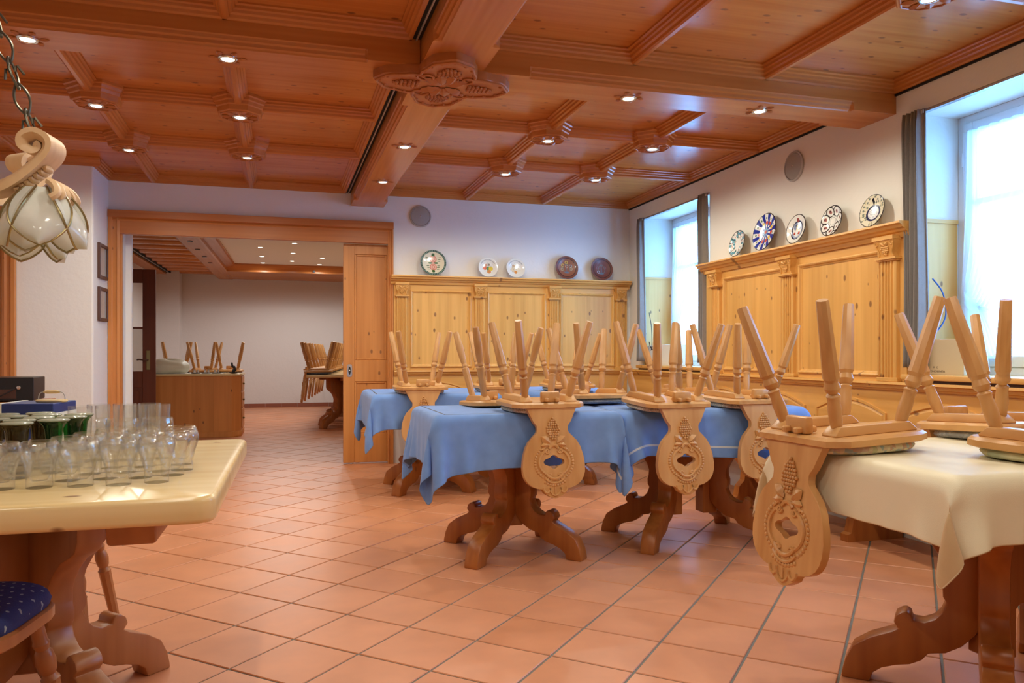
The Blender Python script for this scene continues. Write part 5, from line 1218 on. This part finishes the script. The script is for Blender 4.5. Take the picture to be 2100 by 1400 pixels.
# ------------------------------------------------------------------ chandelier over the big table
def chandelier():
    t = thing('chandelier', 'carved wooden chandelier with opal petal shades hanging on chains', 'lamp', (-0.97, 2.44, 1.42))
    n = 6; RR = 0.30
    MB().lathe([(0.05, 0.24), (0.075, 0.22), (0.07, 0.16), (0.10, 0.12), (0.06, 0.05), (0.03, 0.03)], 20).build('hub', 'lamp_wood', t, smooth=40)
    # carved volute: broad C-shaped scroll standing on the shade
    vol = spline([(-0.25, 0.11), (-0.16, 0.075), (-0.08, 0.095), (-0.02, 0.15), (0.020, 0.205), (0.022, 0.245), (-0.008, 0.268), (-0.038, 0.255), (-0.042, 0.228), (-0.022, 0.214), (-0.008, 0.226), (-0.016, 0.240)], 5)
    vol = [Vector((p.x, 0.10 + (p.y - 0.10) * 0.78)) if p.y > 0.10 else p for p in vol]
    rings = []; N = len(vol)
    for i, p in enumerate(vol):
        d = (vol[min(i + 1, N - 1)] - vol[max(i - 1, 0)]).normalized(); nn = Vector((-d.y, d.x)); f = i / (N - 1)
        hw = 0.020 + 0.028 * math.sin(math.pi * min(1, f * 1.15)); th = 0.010 + 0.008 * (1 - f)
        rings.append([Vector((p.x + nn.x * b, a, p.y + nn.y * b)) for a, b in ((-hw, -th), (hw, -th), (hw, 0), (hw * 0.6, th), (-hw * 0.6, th), (-hw, 0))])
    mv = MB().loft(rings)
    for k in range(-2, 3): mv.tube(spline([(0.03, k * 0.018, 0.10), (0.052, k * 0.026, 0.085), (0.062, k * 0.032, 0.062), (0.048, k * 0.034, 0.050)], 4), 0.011, 6)
    for k in range(7): mv.ball((0.012 - 0.012 * k, 0.0, 0.140 - 0.010 * k), 0.011, 6, 4, (1, 2.6, 1))
    vme = mv.mesh('volute', smooth=50); vme.materials.append(MATS['lamp_wood'])
    # one opal petal with brass edge
    def petal_pt(u, v):           # u -1..1 across, v 0..1 down
        w_ = 0.074 * (math.sin(math.pi * (0.16 + 0.72 * v)) ** 0.8) * (1.0 if v < 0.62 else math.sqrt(max(0.0, 1 - ((v - 0.62) / 0.38) ** 2)) * 1.0 + 0.0)
        r = 0.034 + 0.080 * math.sin(0.5 * math.pi * min(1, v * 1.1)); z = 0.085 - 0.165 * v
        return Vector((r - 0.020 * u * u * (0.4 + v), w_ * u, z))
    pm = grid_mesh('petal', 10, 14, lambda a, b: petal_pt(2 * a - 1, b)).mesh('petal', smooth=80); pm.materials.append(MATS['opal_glass'])
    em = MB().tube([petal_pt(-1, b / 14) for b in range(15)] + [petal_pt(1, b / 14) for b in range(14, -1, -1)], 0.0032, 6).mesh('brass_edge'); em.materials.append(MATS['brass'])
    for k in range(n):
        a = 2 * math.pi * k / n + R(-8); c = Vector((RR * math.cos(a), RR * math.sin(a), 0.0))
        v_ = link('volute', vme, None, t); v_.location = c; v_.rotation_euler = (0, 0, a)
        for j in range(5):
            b = a + 2 * math.pi * j / 5
            p = link('petal', pm, None, v_); p.rotation_euler = (0, 0, b - a)
            e = link('brass_edge', em, None, v_); e.rotation_euler = (0, 0, b - a)
    # chains: twisted wrought links
    for k in (0, 2, 4):
        a = 2 * math.pi * k / n + R(-8); A = Vector((RR * 0.93 * math.cos(a), RR * 0.93 * math.sin(a), 0.226)); B = Vector((0, 0, 1.11))
        ch = MB(); L = (B - A).length; q = (B - A).to_track_quat('Z', 'X').to_matrix().to_4x4(); q.translation = A; s_ = 0.0; i = 0
        while s_ + 0.07 < L:
            pts = []
            for j in range(20):
                th = 2 * math.pi * j / 20; u, zz = 0.0145 * math.sin(th) * (1 - 0.35 * math.cos(2 * th)), 0.046 * (1 - math.cos(th)) - 0.008
                pts.append(q @ (Vector((u, 0, s_ + zz)) if i % 2 else Vector((0, u, s_ + zz))))
            ch.tube(pts, 0.0038, 6, closed=True)
            if i % 2 == 0:
                for sg in (1, -1): ch.tube([q @ Vector((sg * (0.006 + 0.020 * f), 0.0, s_ + 0.04 + 0.016 * math.sin(4.2 * f))) for f in (0, 0.25, 0.5, 0.75, 1.0)], 0.0036, 6)
            s_ += 0.074; i += 1
        ch.build('chain', 'iron_chain', t, smooth=50)
    MB().lathe([(0.006, 1.08), (0.02, 1.10), (0.05, 1.14), (0.06, 1.19), (0.06, 1.196)], 16).build('ceiling_cup', 'iron_chain', t)
    MB().tube([(0.012 * math.cos(R(x)), 0, 1.095 + 0.012 * math.sin(R(x))) for x in range(0, 360, 30)], 0.004, 6, closed=True).build('hook', 'iron_chain', t)
chandelier()

# ------------------------------------------------------------------ service table with the amplifier, far left
st = thing('service_table', 'narrow wooden service table in front of the left wall', 'table', (-2.05, 5.35, 0))
MB().box(-0.60, 0.56, -0.22, 0.22, 0.735, 0.76).build('top', 'pine_table', st, bevel=0.003)
MB().box(-0.57, 0.53, -0.19, -0.17, 0.64, 0.735).build('apron', 'pine_table', st, smooth=0)
for x in (-0.56, 0.49):
    for y in (-0.19, 0.16): MB().box(x, x + 0.035, y, y + 0.035, 0, 0.735).build('leg', 'pine_table', st, bevel=0.003)
am = thing('amplifier', 'black amplifier box with knob on the service table', 'amplifier', (-1.80, 5.32, 0.76), R(4))
MB().box(-0.26, 0.28, -0.14, 0.15, 0.006, 0.145).build('case', 'black_plastic', am, bevel=0.004)
MB().box(0.05, 0.19, -0.1415, -0.14, 0.02, 0.075).build('front_plate', 'dark_frame', am, smooth=0)
MB().lathe([(0.012, 0.0), (0.011, 0.014), (0.004, 0.015)], 14, M=Matrix.Translation((0.205, -0.14, 0.085)) @ Matrix.Rotation(R(90), 4, 'X')).build('knob', 'chrome', am)
for x in (-0.22, 0.24): MB().lathe([(0.012, 0), (0.012, 0.008)], 10, (x, -0.1, 0)).build('foot', 'black_plastic', am)
cable([(-1.60, 5.17, 0.84), (-1.66, 5.14, 0.80), (-1.72, 5.125, 0.764), (-1.73, 5.115, 0.72), (-1.70, 5.11, 0.64), (-1.70, 5.11, 0.50)], 'thin black cable running from the amplifier over the table edge')

# ------------------------------------------------------------------ the room behind the doorway
def next_room():
    o = MB().box(-2.7, -2.5, YB + 0.21, YFAR + 0.2, 0, 2.75).build('wall_next_left', 'plaster_far', smooth=0, kind='structure')
    m = MB().box(-2.5, XR + 0.2, YFAR, YFAR + 0.2, 0, 2.75); m.box(-2.5, -2.06, YFAR - 0.35, YFAR, 0, 2.56)
    o = m.build('wall_next_back', 'plaster_far', smooth=0, kind='structure')
    o = MB().box(XR + 0.1, XR + 0.3, YB + 0.21, YFAR + 0.2, 0, 2.75).build('wall_next_right', 'plaster_far', smooth=0, kind='structure')
    b = struct('baseboard_next', 'dark red tile skirting along the far wall')
    x = -2.06
    while x < XR: MB().box(x, min(x + 0.296, XR), YFAR - 0.012, YFAR, 0.001, 0.075).build('skirting_tile', 'base_tile', b, smooth=0); x += 0.3
    c = struct('ceiling_next', 'white ceiling with spots and a slatted pine strip')
    MB().box(-1.0, XR + 0.2, YB + 0.21, YFAR + 0.2, 2.60, 2.70).build('white_field', 'white_ceiling', c, smooth=0)
    MB().box(-2.6, -1.0, YB + 0.21, YFAR + 0.2, 2.585, 2.70).build('pine_field', 'pine_beam_cross', c, smooth=0)
    y = YB + 0.4
    while y < YFAR - 0.2:
        MB().prism([(0, 2.585), (0.02, 2.555), (0.06, 2.535), (0.13, 2.53), (0.15, 2.545), (0.16, 2.585)], lambda p, q, t: (t, y + p, q), -2.28, -1.40).build('slat', 'pine_beam_cross', c, smooth=20); y += 0.50
    MB().box(-2.5, -2.28, YB + 0.21, YFAR, 2.50, 2.60).build('edge_board', 'pine_beam_run', c, smooth=0)
    for k in range(3): MB().box(-2.27 + 0.028 * k, -2.258 + 0.028 * k, YB + 0.21, YFAR, 2.522, 2.55).build('air_slot', 'black_gap' if k != 1 else 'rail_metal', c, smooth=0)
    MB().prism([(-1.42, 2.60), (-1.42, 2.475), (-1.40, 2.465), (-1.16, 2.465), (-1.14, 2.475), (-1.14, 2.53), (-1.02, 2.56), (-1.0, 2.60)], lambda p, q, t: (p, t, q), YB + 0.21, YFAR).build('pine_beam', 'pine_beam_run', c, smooth=20)
    MB().prism([(14.0, 2.62), (14.0, 2.585), (14.05, 2.56), (14.12, 2.50), (14.12, 2.47), (YFAR, 2.47), (YFAR, 2.62)], lambda p, q, t: (t, p, q), -1.14, XR).build('pine_fascia', 'pine_beam_cross', c, smooth=20)
    MB().box(0.30, 0.34, 14.09, 14.125, 2.49, 2.56).build('sensor', 'black_plastic', c, smooth=0)
    for i, yy in enumerate((10.4, 11.2, 12.0, 12.8)): MB().lathe([(0.034, 0.0), (0.034, 0.006), (0.02, 0.008)], 14, (-1.28, yy, 2.457)).build('dead_lamp', 'lamp_off', c)
    SP = [(-0.493, 11.794), (-0.515, 12.855), (-0.536, 13.80), (-0.011, 11.243), (-0.034, 12.347), (-0.053, 13.396), (0.423, 12.85), (0.408, 13.80), (0.95, 11.3), (0.93, 12.3), (0.9, 13.3)]
    t0 = None
    for x, yy in SP:
        t = thing('ceiling_spot', 'small round recessed spot in the white ceiling beyond the doorway', 'light', (x, yy, 2.60), 0, 'recessed spots in the next room')
        MB().lathe([(0.034, 0.002), (0.034, -0.004), (0.046, -0.004), (0.048, 0.002)], 16).build('ring', 'white_frame', t)
        MB().lathe([(0.033, 0.0), (0.033, -0.003)], 16).build('lamp', 'lamp_glow', t, smooth=0)
        spot(t, (0, 0, -0.03), 18, 172, col=(1.0, 0.98, 0.94))
    # open glazed door
    d = struct('door_2', 'dark glazed door standing open beyond the doorway')
    y0, y1 = 9.48, 9.52; X0, X1 = -2.42, -1.53
    MB().box(X1 - 0.135, X1, y0, y1, 0.01, 2.0).build('stile', 'dark_door', d, bevel=0.003); MB().box(X0, X0 + 0.135, y0, y1, 0.01, 2.0).build('stile', 'dark_door', d, bevel=0.003)
    for a, b_ in ((0.01, 0.14), (0.66, 0.845), (1.325, 1.347), (1.845, 2.0)): MB().box(X0 + 0.135, X1 - 0.135, y0, y1, a, b_).build('rail', 'dark_door', d, bevel=0.003)
    MB().box(X0 + 0.135, X1 - 0.135, y0 + 0.012, y1 - 0.012, 0.14, 0.66).build('panel', 'dark_door', d, smooth=0)
    MB().box(X0 + 0.17, X1 - 0.17, y0 + 0.004, y0 + 0.012, 0.18, 0.62).build('panel', 'dark_door', d, bevel=0.004)
    for a, b_, g in ((0.845, 1.325, 'glass_etched'), (1.347, 1.845, 'glass_pane')): MB().box(X0 + 0.135, X1 - 0.135, 9.497, 9.503, a, b_).build('pane', g, d, smooth=0)
    h = MB().box(-1.625, -1.585, y0 - 0.006, y0, 0.86, 1.08).build('handle_plate', 'brass', d, bevel=0.004)
    MB().tube([(-1.605, y0 - 0.004, 0.975), (-1.605, y0 - 0.05, 0.975), (-1.64, y0 - 0.055, 0.972), (-1.69, y0 - 0.05, 0.98), (-1.715, y0 - 0.05, 0.975)], 0.008, 8).build('handle', 'dark_frame', h)
    # pine chest with drawers
    k = thing('pine_chest', 'knotty pine chest of drawers in the next room', 'cabinet', (-1.30, 10.2, 0), 0)
    prof = [(-0.55, 0.0), (0.53, 0.0), (0.635, 0.09), (0.635, 0.62), (-0.55, 0.62)]
    MB().loft([[(x, y, z) for x, y in prof] for z in (0.07, 0.765)]).build('body', 'pine_counter', k, smooth=20)
    MB().loft([[(x * 1.015, y - 0.01 if y < 0.3 else y, z) for x, y in prof] for z in (0.0, 0.07)]).build('plinth', 'pine_counter', k, bevel=0.004)
    MB().loft([[(x * 1.03, y - 0.02 if y < 0.3 else y, z) for x, y in prof] for z in (0.765, 0.792)]).build('top', 'pine_top', k, bevel=0.006, seg=2)
    for z0, z1 in ((0.10, 0.34), (0.36, 0.55), (0.57, 0.75)):
        dr = MB().box(0.635, 0.648, 0.13, 0.58, z0, z1).build('drawer', 'pine_counter', k, bevel=0.004)
        MB().ball((0.66, 0.24, (z0 + z1) / 2), 0.014, 8, 6).build('knob', 'brass', dr)
    rn = MB().box(-0.54, 0.42, 0.02, 0.5, 0.793, 0.796).build('table_runner', 'card_white'); rn.location = (-1.30, 10.2, 0); tag(rn, 'white runner lying on the pine chest', 'cloth')
    # cream bag
    def bagf(u, v):
        a = 2 * math.pi * u; b = math.pi * v; r = math.sin(b) ** 0.6 if 0 < v < 1 else 0.02
        return (0.27 * r * math.cos(a) * (1 + 0.05 * math.sin(5 * a)), 0.15 * r * math.sin(a), max(0.0, 0.075 - 0.10 * math.cos(b) * (1 + 0.12 * math.sin(3 * a + 1))))
    bg_ = grid_mesh('bag', 40, 16, bagf).build('cream_bag', 'bag_cream', smooth=80); bg_.location = (-1.56, 10.42, 0.797); tag(bg_, 'cream satin bundle lying on the pine chest', 'bundle')
    # black ornament and little cruet trays
    b2 = thing('black_ornament', 'black leaf shaped ornament on a small base, end of the chest', 'ornament', (-0.755, 10.30, 0.793))
    MB().lathe([(0.02, 0.0), (0.05, 0.006), (0.055, 0.02), (0.05, 0.02), (0.01, 0.012)], 16).build('base', 'black_plastic', b2)
    mm = MB()
    for i in range(5): mm.ball((0.02 * math.sin(i * 1.3), 0, 0.03 + 0.022 * i), 0.018, 8, 5, (1.1 - 0.1 * i, 0.5, 1.4))
    mm.build('leaf_stack', 'black_plastic', b2)
    for i, x in enumerate((-1.20, -1.08, -0.96)):
        tr = thing('cruet_tray', 'small dark tray with glass cruets on the pine chest', 'tray', (x, 10.30 + 0.03 * (i % 2), 0.797), 0, 'cruet trays on the chest')
        MB().lathe([(0.05, 0.0), (0.056, 0.008), (0.05, 0.006), (0.001, 0.004)], 16).build('tray', 'black_plastic', tr)
        for q in range(3):
            MB().lathe([(0.012, 0.005), (0.014, 0.02), (0.010, 0.035), (0.012, 0.045)], 10, (0.026 * math.cos(q * 2.1), 0.026 * math.sin(q * 2.1), 0)).build('cruet', 'chrome', tr)
    # second table behind the chest carrying upturned chairs
    table('bare pine table behind the knotty chest', 'table', (-1.35, 11.75), 0.60, 0.42, 0.752, FOUR, name='pedestal_table', group='tables in the next room')
    for x, yy, yaw, lab in ((-1.63, 11.80, 10, 'leftmost'), (-1.24, 11.70, -8, 'middle'), (-0.92, 11.85, 5, 'rightmost')):
        place_chair('grey', x, yy, yaw + 180, 0, 'upturned chair behind the knotty chest, %s of three' % lab, 'upturned chairs in the next room', 0.757)
    # row of tables with upturned chairs, right of the doorway view
    for i in range(4):
        yy = 11.25 + i * 0.98
        table('bare pine table in the row seen through the doorway, %s from the camera' % ('first', 'second', 'third', 'fourth')[i], 'table', (0.64 + 0.115 * i, yy), 0.50, 0.44, 0.752, FOUR, group='tables in the next room')
        for j in range(2):
            yc = yy - 0.22 + 0.47 * j; k_ = 2 * i + j
            place_chair('slate', 0.30 + 0.056 * k_ + random.uniform(-0.008, 0.008), yc, -90 + random.uniform(-3, 3), 1.0, 'upturned chair of the left row beyond the doorway, %s from the camera' % ('first', 'second', 'third', 'fourth', 'fifth', 'sixth', 'seventh', 'eighth')[k_], 'upturned chairs in the next room', 0.757)
            place_chair('slate', 0.98 + 0.056 * k_, yc, 90, 1.0, 'upturned chair of the right row beyond the doorway, %s from the camera' % ('first', 'second', 'third', 'fourth', 'fifth', 'sixth', 'seventh', 'eighth')[k_], 'upturned chairs in the next room', 0.757)
next_room()
